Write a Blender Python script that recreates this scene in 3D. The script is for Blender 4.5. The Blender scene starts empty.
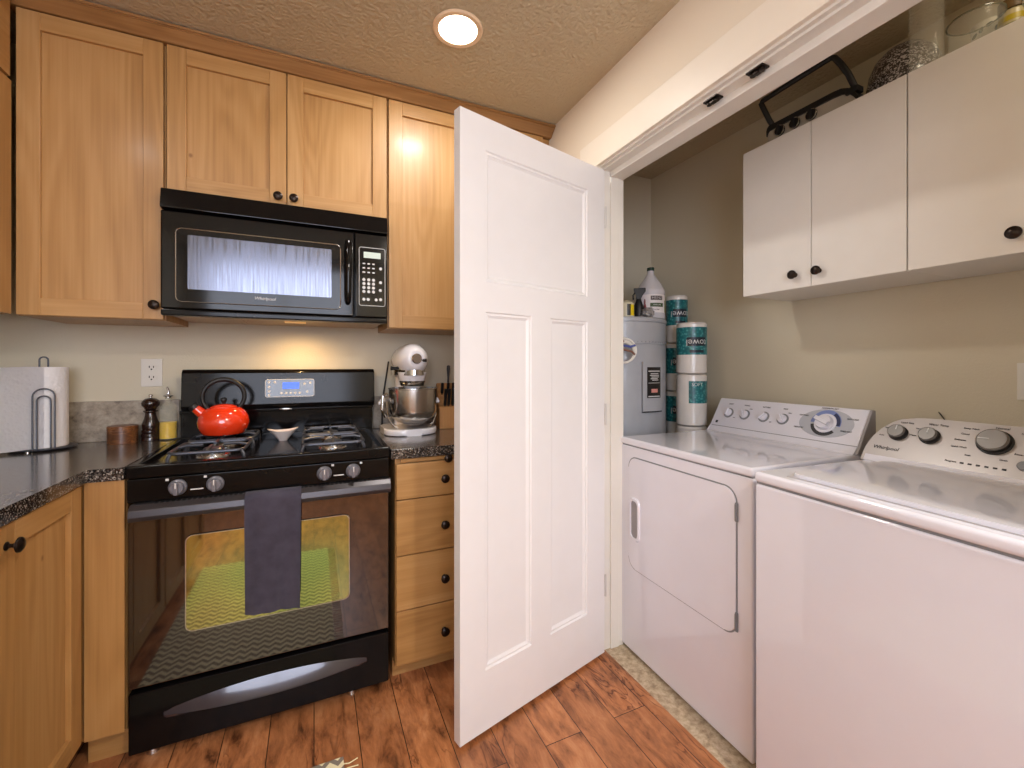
import bpy, bmesh, math, random
from mathutils import Matrix, Vector
random.seed(7)
S = bpy.context.scene
COL = S.collection
R = math.radians

# ------------------------------------------------------------------ camera
cam_d = bpy.data.cameras.new('camera')
cam = bpy.data.objects.new('camera', cam_d); COL.objects.link(cam)
cam_d.sensor_width = 36.0
cam_d.lens = 434.0 / 1024.0 * 36.0
cam_d.shift_y = -18.5 / 1024.0
cam_d.clip_start = 0.02
cam.location = (0, 0, 1.22)
cam.rotation_euler = (R(90), 0, R(-24.52))
S.camera = cam

# ------------------------------------------------------------------ world, exposure
S.view_settings.view_transform = 'Standard'
S.view_settings.look = 'None'
S.view_settings.gamma = 1.0
S.view_settings.use_curve_mapping = False
S.view_settings.exposure = 0.04
S.cycles.use_denoising = True
S.cycles.max_bounces = 14
S.cycles.diffuse_bounces = 6
S.cycles.glossy_bounces = 6
S.cycles.transmission_bounces = 10
S.cycles.transparent_max_bounces = 10
S.cycles.caustics_reflective = False
S.cycles.caustics_refractive = False
S.cycles.sample_clamp_indirect = 6.0
wd = bpy.data.worlds.new('world'); S.world = wd; wd.use_nodes = True
wd.node_tree.nodes['Background'].inputs[0].default_value = (0.75, 0.85, 1.0, 1)
wd.node_tree.nodes['Background'].inputs[1].default_value = 1.0

# the room's lights: daylight through the windows behind the camera, ceiling cans, cooker-hood lamp; plus an added closet fill
def area_light(name, loc, rot, sx, sy, power, col, shape='RECTANGLE', spread=180):
    d = bpy.data.lights.new(name, 'AREA'); d.energy = power; d.color = col; d.shape = shape
    d.size = sx; d.size_y = sy; d.spread = R(spread)
    o = bpy.data.objects.new(name, d); o.location = loc; o.rotation_euler = rot; COL.objects.link(o)
    return o
WARM = (1.0, 0.965, 0.91)
COOL = (0.80, 0.86, 1.0)
CANS = [(0.475, 1.513), (-0.9, 0.84), (0.85, -0.95)]
CAN_POWER = [8, 8, 38]
area_light('window_daylight', (-0.30, -1.60, 1.65), (R(-90), 0, R(180)), 1.4, 1.3, 36, COOL)
for (cx, cy), pw in zip(CANS, CAN_POWER):
    area_light('can_lamp', (cx, cy, 2.425), (0, 0, 0), 0.15, 0.15, pw, WARM, 'DISK')
area_light('closet_fill', (1.62, .22, 2.425), (0, 0, 0), 0.2, 0.2, 2.0, (1.0, 0.86, 0.62), 'DISK')  # unseen fill added to brighten the closet, no fixture behind it
hl_d = bpy.data.lights.new('hood_lamp', 'SPOT'); hl_d.energy = 6.0; hl_d.color = (1.0, 0.62, 0.25); hl_d.spot_size = R(172); hl_d.spot_blend = 1.0; hl_d.shadow_soft_size = 0.006
hl_o = bpy.data.objects.new('hood_lamp', hl_d); hl_o.location = (-0.06, 2.10, 1.396); COL.objects.link(hl_o)

# ------------------------------------------------------------------ helpers
class MB:
    """collects shapes; build() links them as ONE mesh object"""
    def __init__(s): s.bm = bmesh.new(); s.mi = 0
    def m(s, i): s.mi = i; return s
    def put(s, t, M=None):
        for f in t.faces: f.material_index = s.mi
        if M is not None: bmesh.ops.transform(t, matrix=M, verts=t.verts)
        bmesh.ops.recalc_face_normals(t, faces=t.faces)
        me = bpy.data.meshes.new('t'); t.to_mesh(me); t.free(); s.bm.from_mesh(me); bpy.data.meshes.remove(me)
        return s
    def box(s, x0, x1, y0, y1, z0, z1, bev=0.0, seg=2, M=None):
        t = bmesh.new(); bmesh.ops.create_cube(t, size=1)
        for v in t.verts:
            v.co = Vector(((x0 + x1) / 2 + v.co.x * (x1 - x0), (y0 + y1) / 2 + v.co.y * (y1 - y0), (z0 + z1) / 2 + v.co.z * (z1 - z0)))
        if bev > 0: bmesh.ops.bevel(t, geom=list(t.edges), offset=bev, segments=seg, profile=0.5, affect='EDGES')
        return s.put(t, M)
    def lathe(s, prof, c=(0, 0, 0), n=32, M=None, sx=1.0, sy=1.0):
        t = bmesh.new(); rings = []
        for r, z in prof:
            if r < 1e-5: rings.append([t.verts.new((0, 0, z))])
            else: rings.append([t.verts.new((sx * r * math.cos(2 * math.pi * k / n), sy * r * math.sin(2 * math.pi * k / n), z)) for k in range(n)])
        for a, b in zip(rings, rings[1:]):
            if len(a) == 1 and len(b) == 1: continue
            for k in range(n):
                j = (k + 1) % n
                if len(a) == 1: t.faces.new((a[0], b[j], b[k]))
                elif len(b) == 1: t.faces.new((a[k], a[j], b[0]))
                else: t.faces.new((a[k], a[j], b[j], b[k]))
        T = Matrix.Translation(c)
        return s.put(t, T if M is None else M @ T)
    def cyl(s, p0, p1, r0, r1=None, n=20, cap=0.0):
        r1 = r0 if r1 is None else r1
        p0, p1 = Vector(p0), Vector(p1); L = (p1 - p0).length
        q = (p1 - p0).to_track_quat('Z', 'Y').to_matrix().to_4x4()
        b = min(cap, L / 3)
        prof = [(0, 0), (r0 - b, 0), (r0, b), (r1, L - b), (r1 - b, L), (0, L)] if b > 0 else [(0, 0), (r0, 0), (r1, L), (0, L)]
        return s.lathe(prof, n=n, M=Matrix.Translation(p0) @ q)
    def tube(s, pts, r, n=8, closed=False):
        t = bmesh.new(); pts = [Vector(p) for p in pts]; N = len(pts); rings = []; ref = None
        for i, p in enumerate(pts):
            a = pts[(i - 1) % N] if (closed or i > 0) else p
            b = pts[(i + 1) % N] if (closed or i < N - 1) else p
            d = (b - a).normalized()
            if ref is None:
                ref = d.orthogonal().normalized()
            ref = (ref - d * ref.dot(d)).normalized(); w = d.cross(ref)
            rr = r[i] if isinstance(r, (list, tuple)) else r
            rings.append([t.verts.new(p + rr * (math.cos(2 * math.pi * k / n) * ref + math.sin(2 * math.pi * k / n) * w)) for k in range(n)])
        for i in range(N if closed else N - 1):
            a, b = rings[i], rings[(i + 1) % N]
            for k in range(n):
                t.faces.new((a[k], a[(k + 1) % n], b[(k + 1) % n], b[k]))
        if not closed: t.faces.new(rings[0][::-1]); t.faces.new(rings[-1])
        return s.put(t)
    def prism(s, poly, h0, h1, plane='XZ', bev=0.0, M=None):
        t = bmesh.new()
        def P(a, b, h): return {'XZ': (a, h, b), 'XY': (a, b, h), 'YZ': (h, a, b)}[plane]
        A = [t.verts.new(P(a, b, h0)) for a, b in poly]; B = [t.verts.new(P(a, b, h1)) for a, b in poly]
        t.faces.new(A); t.faces.new(B[::-1]); n = len(poly)
        for k in range(n): t.faces.new((A[k], B[k], B[(k + 1) % n], A[(k + 1) % n]))
        if bev > 0: bmesh.ops.bevel(t, geom=[e for e in t.edges], offset=bev, segments=2, profile=0.5, affect='EDGES')
        return s.put(t, M)
    def loft(s, rings, cap=True, M=None, closed=True):
        t = bmesh.new(); V = [[t.verts.new(p) for p in r] for r in rings]
        for a, b in zip(V, V[1:]):
            n = len(a)
            for k in range(n if closed else n - 1): t.faces.new((a[k], a[(k + 1) % n], b[(k + 1) % n], b[k]))
        if cap and closed: t.faces.new(V[0][::-1]); t.faces.new(V[-1])
        return s.put(t, M)
    def ell(s, c, rx, ry, rz, n=24, m=14):
        return s.lathe([(max(0, math.sin(math.pi * i / m)) if 0 < i < m else 0, -math.cos(math.pi * i / m)) for i in range(m + 1)],
                       n=n, M=Matrix.Translation(c) @ Matrix.Diagonal((rx, ry, rz, 1)))
    def patch(s, r, a0, a1, z0, z1, th=0.0008, c=(0, 0, 0), n=16):
        """a thin curved label wrapped on a cylinder about z; angles in degrees from +x"""
        rings = []
        for k in range(n + 1):
            a = R(a0 + (a1 - a0) * k / n); ca, sa = math.cos(a), math.sin(a)
            rings.append([(c[0] + q * ca, c[1] + q * sa, c[2] + z) for q, z in ((r, z0), (r + th, z0), (r + th, z1), (r, z1))])
        return s.loft(rings)
    def build(s, name, mats, parent=None, sharp=35, loc=None, rot=None):
        me = bpy.data.meshes.new(name); s.bm.to_mesh(me); s.bm.free()
        for x in (mats if isinstance(mats, (list, tuple)) else [mats]): me.materials.append(x)
        if sharp:
            me.polygons.foreach_set('use_smooth', [True] * len(me.polygons)); me.set_sharp_from_angle(angle=R(sharp))
        o = bpy.data.objects.new(name, me); COL.objects.link(o)
        if sharp and len(me.polygons) < 6000:
            wn = o.modifiers.new('even_shading', 'WEIGHTED_NORMAL'); wn.keep_sharp = True; wn.weight = 80
        if parent is not None: o.parent = parent
        if loc: o.location = loc
        if rot: o.rotation_euler = rot
        return o

def tag(o, label=None, cat=None, group=None, kind=None):
    if label: o['label'] = label
    if cat: o['category'] = cat
    if group: o['group'] = group
    if kind: o['kind'] = kind
    return o
def thing(name, label, cat, loc=(0, 0, 0), rz=0.0, group=None):
    o = bpy.data.objects.new(name, None); COL.objects.link(o); o.empty_display_size = 0.05
    o.location = loc; o.rotation_euler = (0, 0, rz)
    return tag(o, label, cat, group)
def dup(o, parent=None):
    c = o.copy(); COL.objects.link(c)
    if parent is not None: c.parent = parent
    for ch in list(o.children): dup(ch, c)
    return c
def struct(name, mb, m, sharp=0):
    return tag(mb.build(name, m, sharp=sharp), kind='structure')

def text(s, size, m, parent, M, name='lettering', align='CENTER', bend=None, depth=0.0004, sx=1.0, ital=0.0):
    """flat lettering as a mesh; bend=r wraps it round a cylinder of radius r about the parent's z axis"""
    cu = bpy.data.curves.new('t', 'FONT'); cu.body = s; cu.size = size; cu.align_x = align; cu.align_y = 'CENTER'
    cu.extrude = depth; cu.shear = ital; cu.resolution_u = 3
    o = bpy.data.objects.new('t', cu); COL.objects.link(o)
    dg = bpy.context.evaluated_depsgraph_get(); me = bpy.data.meshes.new_from_object(o.evaluated_get(dg))
    bpy.data.objects.remove(o); bpy.data.curves.remove(cu)
    bm = bmesh.new(); bm.from_mesh(me)
    for v in bm.verts: v.co.x *= sx
    if bend:
        for e in range(1):
            bmesh.ops.subdivide_edges(bm, edges=[e for e in bm.edges if e.calc_length() > size * 0.4], cuts=2)
        for v in bm.verts:
            a = v.co.x / bend; q = bend + 0.0009 + v.co.z
            v.co = Vector((q * math.sin(a), -q * math.cos(a), v.co.y))   # local: faces -y, z up
    else:
        for v in bm.verts: v.co = Vector((v.co.x, -v.co.z, v.co.y))
    bmesh.ops.transform(bm, matrix=M, verts=bm.verts)
    bm.to_mesh(me); bm.free(); me.materials.clear(); me.materials.append(m)
    ob = bpy.data.objects.new(name, me); COL.objects.link(ob); ob.parent = parent
    return ob
T = Matrix.Translation
def RX(a): return Matrix.Rotation(R(a), 4, 'X')
def RY(a): return Matrix.Rotation(R(a), 4, 'Y')
def RZ(a): return Matrix.Rotation(R(a), 4, 'Z')
def rrect(x0, x1, z0, z1, r, n=5):
    out = []
    for cx, cz, a in ((x1 - r, z1 - r, 0), (x0 + r, z1 - r, 90), (x0 + r, z0 + r, 180), (x1 - r, z0 + r, 270)):
        for k in range(n + 1):
            t = R(a + 90 * k / n); out.append((cx + r * math.cos(t), cz + r * math.sin(t)))
    return out

# ------------------------------------------------------------------ materials
def lin(c):
    return tuple((x / 12.92 if x <= 0.04045 else ((x + 0.055) / 1.055) ** 2.4) for x in (v / 255.0 for v in c)) + (1.0,)
class NT:
    def __init__(s, name):
        s.mat = bpy.data.materials.new(name); s.mat.use_nodes = True; s.t = s.mat.node_tree
        s.b = s.t.nodes['Principled BSDF']
    def n(s, typ, **k):
        x = s.t.nodes.new(typ)
        for a, v in k.items():
            if a.startswith('i_'):
                key = a[2:]; key = int(key) if key.isdigit() else key
                x.inputs[key].default_value = v
            else: setattr(x, a, v)
        return x
    def l(s, a, b): s.t.links.new(a, b)
    def ramp(s, fac, stops, interp='LINEAR'):
        x = s.n('ShaderNodeValToRGB'); x.color_ramp.interpolation = interp; e = x.color_ramp.elements
        while len(e) < len(stops): e.new(0.5)
        for q, (p, c) in zip(e, stops): q.position = p; q.color = c
        s.l(fac, x.inputs[0]); return x.outputs[0]
    def coords(s, scale=(1, 1, 1), kind='Object', rnd=0.0, rot=(0, 0, 0)):
        tc = s.n('ShaderNodeTexCoord'); src = tc.outputs[kind]
        if rnd:
            oi = s.n('ShaderNodeObjectInfo'); mu = s.n('ShaderNodeVectorMath', operation='MULTIPLY_ADD')
            mu.inputs[1].default_value = (rnd, rnd * 0.7, rnd * 1.3)
            s.l(oi.outputs['Random'], mu.inputs[0]); s.l(src, mu.inputs[2]); src = mu.outputs[0]
        mp = s.n('ShaderNodeMapping'); mp.inputs['Scale'].default_value = scale; mp.inputs['Rotation'].default_value = rot
        s.l(src, mp.inputs[0]); return mp.outputs[0]
    def bump(s, h, strength=0.2, dist=0.002):
        b = s.n('ShaderNodeBump'); b.inputs['Strength'].default_value = strength; b.inputs['Distance'].default_value = dist
        s.l(h, b.inputs['Height']); s.l(b.outputs[0], s.b.inputs['Normal'])
def pbr(name, col, rough=0.5, metal=0.0, spec=0.5, coat=0.0, var=0.04, emis=None, trans=0.0, ior=1.45, alpha=1.0, nscale=14):
    """plain surface with a little procedural unevenness"""
    N = NT(name); b = N.b; c = lin(col)
    b.inputs['Roughness'].default_value = rough; b.inputs['Metallic'].default_value = metal
    b.inputs['Specular IOR Level'].default_value = spec; b.inputs['Coat Weight'].default_value = coat
    b.inputs['Coat Roughness'].default_value = 0.03
    b.inputs['Transmission Weight'].default_value = trans; b.inputs['IOR'].default_value = ior; b.inputs['Alpha'].default_value = alpha
    if var and not trans:
        nz = N.n('ShaderNodeTexNoise', i_Scale=nscale, i_Detail=3.0); N.l(N.coords(), nz.inputs['Vector'])
        lo = tuple(max(0, x * (1 - var)) for x in c[:3]) + (1,); hi = tuple(min(1, x * (1 + var)) for x in c[:3]) + (1,)
        N.l(N.ramp(nz.outputs[0], [(0.3, lo), (0.7, hi)]), b.inputs['Base Color'])
    else: b.inputs['Base Color'].default_value = c
    if emis:
        b.inputs['Emission Color'].default_value = lin(emis[0]); b.inputs['Emission Strength'].default_value = emis[1]
    return N.mat
def wood(name, axis, c0, c1, c2, rough=0.42, coat=0.12, sc=1.0):
    N = NT(name)
    st = {'Z': (4, 4, 0.5), 'X': (0.5, 4, 4)}[axis]; st = tuple(v * sc for v in st)
    fine = {'Z': (120, 120, 2.5), 'X': (2.5, 120, 120)}[axis]
    v = N.coords(st, rnd=9.0)
    n1 = N.n('ShaderNodeTexNoise', i_Scale=1.3, i_Detail=2.0, i_Roughness=0.45, i_Distortion=0.35); N.l(v, n1.inputs['Vector'])
    mu = N.n('ShaderNodeMath', operation='MULTIPLY'); mu.inputs[1].default_value = 70.0; N.l(n1.outputs[0], mu.inputs[0])
    si = N.n('ShaderNodeMath', operation='SINE'); N.l(mu.outputs[0], si.inputs[0])
    n2 = N.n('ShaderNodeTexNoise', i_Scale=1.0, i_Detail=3.0); N.l(N.coords(fine, rnd=9.0), n2.inputs['Vector'])
    a = N.n('ShaderNodeMath', operation='MULTIPLY_ADD'); a.inputs[1].default_value = 0.045; N.l(si.outputs[0], a.inputs[0])
    lo = N.n('ShaderNodeMath', operation='MULTIPLY_ADD'); lo.inputs[1].default_value = 0.42; lo.inputs[2].default_value = 0.29; N.l(n1.outputs[0], lo.inputs[0]); N.l(lo.outputs[0], a.inputs[2])
    b = N.n('ShaderNodeMath', operation='MULTIPLY_ADD'); b.inputs[1].default_value = 0.28; N.l(n2.outputs[0], b.inputs[0]); N.l(a.outputs[0], b.inputs[2])
    col = N.ramp(b.outputs[0], [(0.36, lin(c0)), (0.62, lin(c1)), (0.9, lin(c2))])
    # small dark knots and pin holes
    vo = N.n('ShaderNodeTexVoronoi', i_Scale=4.0); N.l(N.coords((1, 1, 0.8), rnd=9.0), vo.inputs['Vector'])
    kn = N.ramp(vo.outputs['Distance'], [(0.012, (0.35, 0.22, 0.12, 1)), (0.035, (1, 1, 1, 1))])
    mx = N.n('ShaderNodeMix', data_type='RGBA', blend_type='MULTIPLY'); mx.inputs[0].default_value = 0.7
    N.l(col, mx.inputs[6]); N.l(kn, mx.inputs[7]); N.l(mx.outputs[2], N.b.inputs['Base Color'])
    N.b.inputs['Roughness'].default_value = rough; N.b.inputs['Coat Weight'].default_value = coat; N.b.inputs['Coat Roughness'].default_value = 0.18
    return N.mat
def speckle(name, cells, scale, rough, coat=0.0, mottling=None, bump=0):
    N = NT(name); vo = N.n('ShaderNodeTexVoronoi', i_Scale=scale); N.l(N.coords(), vo.inputs['Vector'])
    sp = N.n('ShaderNodeSeparateColor'); N.l(vo.outputs['Color'], sp.inputs[0])
    col = N.ramp(sp.outputs[0], [(p, lin(c)) for p, c in cells], 'CONSTANT')
    N.l(col, N.b.inputs['Base Color']); N.b.inputs['Roughness'].default_value = rough; N.b.inputs['Coat Weight'].default_value = coat
    N.b.inputs['Coat Roughness'].default_value = 0.12
    return N.mat
def marble(name, stops, scale, rough, tile=None):
    N = NT(name); n1 = N.n('ShaderNodeTexNoise', i_Scale=scale, i_Detail=8.0, i_Roughness=0.7, i_Distortion=0.2); N.l(N.coords(), n1.inputs['Vector'])
    col = N.ramp(n1.outputs[0], [(p, lin(c)) for p, c in stops])
    if tile:
        br = N.n('ShaderNodeTexBrick', offset=0.0); br.inputs['Scale'].default_value = 1.0
        br.inputs['Brick Width'].default_value = tile; br.inputs['Row Height'].default_value = tile; br.inputs['Mortar Size'].default_value = 0.002
        br.inputs['Color1'].default_value = (1, 1, 1, 1); br.inputs['Color2'].default_value = (0.9, 0.9, 0.9, 1); br.inputs['Mortar'].default_value = (0.6, 0.57, 0.52, 1)
        N.l(N.coords(rot=(0, 0, 0)), br.inputs['Vector'])
        mx = N.n('ShaderNodeMix', data_type='RGBA', blend_type='MULTIPLY'); mx.inputs[0].default_value = 1.0
        N.l(col, mx.inputs[6]); N.l(br.outputs[0], mx.inputs[7]); col = mx.outputs[2]
    N.l(col, N.b.inputs['Base Color']); N.b.inputs['Roughness'].default_value = rough
    return N.mat
def paint(name, col, bump=0.08, scale=180, rough=0.75):
    N = NT(name); N.b.inputs['Base Color'].default_value = lin(col); N.b.inputs['Roughness'].default_value = rough
    N.b.inputs['Specular IOR Level'].default_value = 0.25
    nz = N.n('ShaderNodeTexNoise', i_Scale=scale, i_Detail=4.0); N.l(N.coords(), nz.inputs['Vector'])
    N.bump(nz.outputs[0], bump, 0.01); return N.mat

W0, W1, W2 = (142, 100, 54), (174, 130, 76), (197, 156, 104)
M_WV = wood('honey_wood_upright', 'Z', W0, W1, W2)
M_WH = wood('honey_wood_level', 'X', W0, W1, W2)
M_CRW = wood('crown_wood_shaded', 'X', (112, 76, 40), (146, 104, 60), (176, 132, 84))  # honey wood darkened: shade of the downward-facing crown put into its colour
M_WD = pbr('cabinet_shadow_gap', (70, 44, 20), 0.7)
M_WALL = paint('wall_paint', (212, 203, 182), 0.10, 160)
M_HEAD = paint('header_paint', (226, 214, 196), 0.10, 160)
M_CEIL = paint('ceiling_texture', (190, 176, 150), 0.9, 70, 0.9)
M_WHITE = pbr('white_trim_paint', (224, 220, 212), 0.42, var=0.01)
M_DOOR = pbr('white_door_paint', (230, 229, 230), 0.36, var=0.01)
M_MEL = pbr('white_melamine', (230, 226, 220), 0.38, var=0.012)
M_BRONZE = pbr('dark_bronze', (52, 44, 40), 0.28, 0.85)
M_BLACK = pbr('black_enamel', (15, 13, 13), 0.13, spec=0.22, coat=0.0, var=0.3, nscale=6)
M_BLACKM = pbr('black_matte', (24, 23, 24), 0.45)
M_IRON = pbr('cast_iron', (78, 80, 88), 0.36, 0.55)
M_STEEL = pbr('brushed_steel', (200, 198, 196), 0.22, 1.0)
M_CHROME = pbr('chrome', (225, 225, 225), 0.08, 1.0)
M_KNOB = pbr('grey_knob_plastic', (120, 120, 128), 0.32, 0.4)
M_PRINT = pbr('pale_print', (205, 205, 205), 0.5, var=0)
M_DARKPRINT = pbr('dark_print', (52, 50, 54), 0.5, var=0)
M_GREY = pbr('mid_grey_plastic', (128, 130, 134), 0.45)
M_APPL = pbr('white_appliance_enamel', (224, 223, 232), 0.06, coat=0.6, var=0.008)
M_APPLG = pbr('appliance_side_grey', (150, 146, 146), 0.5)
M_SILVER = pbr('silver_console', (178, 171, 168), 0.32, 0.3, var=0.02)
M_SLOT = pbr('dark_gap', (18, 17, 17), 0.8)
def floor_planks():
    N = NT('rustic_plank_floor')
    tc = N.n('ShaderNodeTexCoord'); sp = N.n('ShaderNodeSeparateXYZ'); N.l(tc.outputs['Object'], sp.inputs[0])
    cb = N.n('ShaderNodeCombineXYZ'); N.l(sp.outputs[1], cb.inputs[0]); N.l(sp.outputs[0], cb.inputs[1])
    br = N.n('ShaderNodeTexBrick', offset=0.37); br.inputs['Scale'].default_value = 1.0
    br.inputs['Brick Width'].default_value = 1.22; br.inputs['Row Height'].default_value = 0.135
    br.inputs['Mortar Size'].default_value = 0.0014; br.inputs['Mortar Smooth'].default_value = 0.0
    br.inputs['Color1'].default_value = (0, 0, 0, 1); br.inputs['Color2'].default_value = (1, 1, 1, 1); br.inputs['Mortar'].default_value = (0.5, 0.5, 0.5, 1)
    N.l(cb.outputs[0], br.inputs['Vector'])
    off = N.n('ShaderNodeVectorMath', operation='MULTIPLY_ADD'); off.inputs[1].default_value = (3.1, 5.7, 9.0)
    N.l(br.outputs[0], off.inputs[0]); N.l(tc.outputs['Object'], off.inputs[2])
    m1 = N.n('ShaderNodeMapping'); m1.inputs['Scale'].default_value = (14, 4.5, 1); N.l(off.outputs[0], m1.inputs[0])
    n1 = N.n('ShaderNodeTexNoise', i_Scale=1.6, i_Detail=6.0, i_Roughness=0.66, i_Distortion=0.35); N.l(m1.outputs[0], n1.inputs['Vector'])
    c1 = N.ramp(n1.outputs[0], [(0.29, lin((86, 52, 32))), (0.41, lin((152, 98, 62))), (0.55, lin((188, 126, 82))), (0.76, lin((212, 156, 112)))])
    m2 = N.n('ShaderNodeMapping'); m2.inputs['Scale'].default_value = (9, 2.4, 1); N.l(off.outputs[0], m2.inputs[0])
    n2 = N.n('ShaderNodeTexNoise', i_Scale=2.0, i_Detail=3.0, i_Roughness=0.55, i_Distortion=0.9); N.l(m2.outputs[0], n2.inputs['Vector'])
    c2 = N.ramp(n2.outputs[0], [(0.44, (1, 1, 1, 1)), (0.485, (0.30, 0.2, 0.15, 1)), (0.50, (0.9, 0.85, 0.8, 1)), (0.72, (0.98, 0.95, 0.92, 1))])
    n3 = N.n('ShaderNodeTexNoise', i_Scale=3.2, i_Detail=2.0); N.l(tc.outputs['Object'], n3.inputs['Vector'])
    f3 = N.ramp(n3.outputs[0], [(0.50, (0, 0, 0, 1)), (0.62, (1, 1, 1, 1))])
    mk = N.n('ShaderNodeMix', data_type='RGBA', blend_type='MULTIPLY'); N.l(f3, mk.inputs[0]); N.l(c1, mk.inputs[6]); N.l(c2, mk.inputs[7])
    tone = N.ramp(br.outputs[0], [(0.0, (0.80, 0.74, 0.68, 1)), (1.0, (1.08, 1.04, 1.0, 1))])
    mt = N.n('ShaderNodeMix', data_type='RGBA', blend_type='MULTIPLY'); mt.inputs[0].default_value = 1.0; N.l(mk.outputs[2], mt.inputs[6]); N.l(tone, mt.inputs[7])
    mg = N.n('ShaderNodeMix', data_type='RGBA', blend_type='MIX'); N.l(br.outputs['Fac'], mg.inputs[0]); N.l(mt.outputs[2], mg.inputs[6]); mg.inputs[7].default_value = lin((58, 34, 22))
    N.l(mg.outputs[2], N.b.inputs['Base Color']); N.b.inputs['Roughness'].default_value = 0.33
    N.bump(n1.outputs[0], 0.12, 0.004)
    return N.mat
M_FLOOR = floor_planks()
M_TILE = marble('beige_stone_vinyl', [(0.28, (120, 100, 78)), (0.45, (172, 152, 124)), (0.6, (198, 180, 152)), (0.8, (214, 200, 178))], 42, 0.5)
M_SPLASH = marble('taupe_stone_laminate', [(0.28, (92, 84, 76)), (0.42, (140, 128, 114)), (0.58, (166, 154, 138)), (0.75, (188, 176, 160))], 30, 0.4)
M_GRANITE = speckle('dark_speckled_laminate', [(0.0, (22, 20, 20)), (0.42, (52, 46, 44)), (0.66, (92, 84, 78)), (0.86, (150, 142, 134))], 300, 0.20, 0.5)
M_GRANW = speckle('speckled_enamel', [(0.0, (52, 47, 48)), (0.5, (104, 96, 96)), (0.74, (196, 190, 190))], 260, 0.3, 0.4)

# ================================================================== THE SETTING
XW = 1.113            # kitchen face of the closet wall
YB = 2.28             # kitchen back wall
XL = -1.22
YF = -1.7
struct('floor', MB().box(XL - .1, 1.135, YF - .1, YB + .1, -.06, 0), M_FLOOR)
struct('floor_closet', MB().box(1.135, 2.1, -.25, 2.3, -.06, 0), M_TILE)
struct('ceiling', MB().box(XL - .1, 2.1, YF - .1, 2.4, 2.44, 2.5), M_CEIL)
struct('wall_back', MB().box(XL - .1, 1.228, YB, YB + .1, 0, 2.44), M_WALL)
struct('wall_left', MB().box(XL - .1, XL, YF, YB, 0, 2.44), M_WALL)
struct('wall_right', MB().box(XW, 1.228, 1.545, YB, 0, 2.44).box(XW, 1.228, .05, 1.545, 2.068, 2.44).box(XW, 1.228, YF, .05, 0, 2.44), M_HEAD)
struct('wall_closet_back', MB().box(2.01, 2.1, -.25, 2.3, 0, 2.44), M_WALL)
struct('wall_closet_far', MB().box(1.228, 2.01, 2.21, 2.3, 0, 2.44), M_WALL)
struct('wall_closet_near', MB().box(1.228, 2.01, -.25, -.15, 0, 2.44), M_WALL)
wx0, wx1, wz0, wz1 = -1.05, .45, .98, 2.36
struct('wall_front', MB().box(XL, wx0, YF - .1, YF, 0, 2.44).box(wx1, 1.228, YF - .1, YF, 0, 2.44).box(wx0, wx1, YF - .1, YF, 0, wz0).box(wx0, wx1, YF - .1, YF, wz1, 2.44), M_WALL)
wf = MB()
for a, b in ((wx0, wx0 + .05), (-.33, -.27), (wx1 - .05, wx1)): wf.box(a, b, YF - .09, YF + .015, wz0, wz1)
wf.box(wx0, wx1, YF - .088, YF + .014, wz0, wz0 + .05).box(wx0, wx1, YF - .088, YF + .014, wz1 - .05, wz1)
win = struct('window_1', wf, M_WHITE)
M_PANE = pbr('daylit_pane', (225, 235, 255), 0.1, emis=((214, 226, 255), 2.2), var=0)
MB().box(wx0 + .05, wx1 - .05, YF - .06, YF - .05, wz0 + .05, wz1 - .05).build('pane', M_PANE, win, sharp=0)

# closet opening trim: jamb lining, stops, casing, ball catches
jb = MB()
jb.box(XW - .002, 1.231, 1.53, 1.546, 0, 2.066)                                # far jamb
jb.box(XW - .002, 1.231, .05, .066, 0, 2.066)                                  # near jamb
jb.box(XW - .002, 1.128, .05, 1.546, 2.064, 2.084).box(1.126, 1.231, .05, 1.546, 2.056, 2.086)   # head jamb with shadow line
jb.box(1.162, 1.233, .066, 1.53, 2.032, 2.058, .002).box(1.162, 1.205, 1.522, 1.531, 0, 2.05, .002).box(1.205, 1.233, 1.526, 1.531, 0, 2.05, .002)
jamb = struct('trim_1', jb, M_WHITE)
ball = None
for y in (.978, .828):
    p = MB().box(1.124, 1.156, y - .026, y + .026, 2.051, 2.057, .002).cyl((1.14, y - .014, 2.0535), (1.14, y - .014, 2.044), .008, n=12).cyl((1.14, y + .014, 2.0535), (1.14, y + .014, 2.044), .008, n=12)
    p.box(1.132, 1.148, y - .008, y + .008, 2.043, 2.053, .002)
    p.build('ball_catch', M_BRONZE, jamb)
cs = MB()
cs.box(XW - .018, XW, 0.0, 1.66, 2.072, 2.192, .002)
cs.box(XW - .018, XW, 1.534, 1.64, 0, 2.072, .002).box(XW - .018, XW, .0, .06, 0, 2.072, .002)
struct('trim_2', cs, pbr('casing_paint', (230, 221, 207), 0.42, var=0.01))

# ceiling cans
M_LENS = pbr('lit_lens', (255, 246, 226), 0.4, emis=((255, 240, 214), 9.0), var=0)
M_RING = pbr('can_trim', (226, 200, 170), 0.4)
for i, (cx, cy) in enumerate(CANS[:1]):
    t = thing('recessed_ceiling_light', 'round recessed ceiling light glowing above the range', 'ceiling light', (cx, cy, 2.44))
    MB().lathe([(.070, -.001), (.070, -.006), (.085, -.007), (.090, -.003), (.090, 0)], n=40).build('trim_ring', M_RING, t)
    MB().lathe([(0, -.008), (.05, -.007), (.071, -.004), (.071, -.001)], n=40).build('lens', M_LENS, t)

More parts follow.
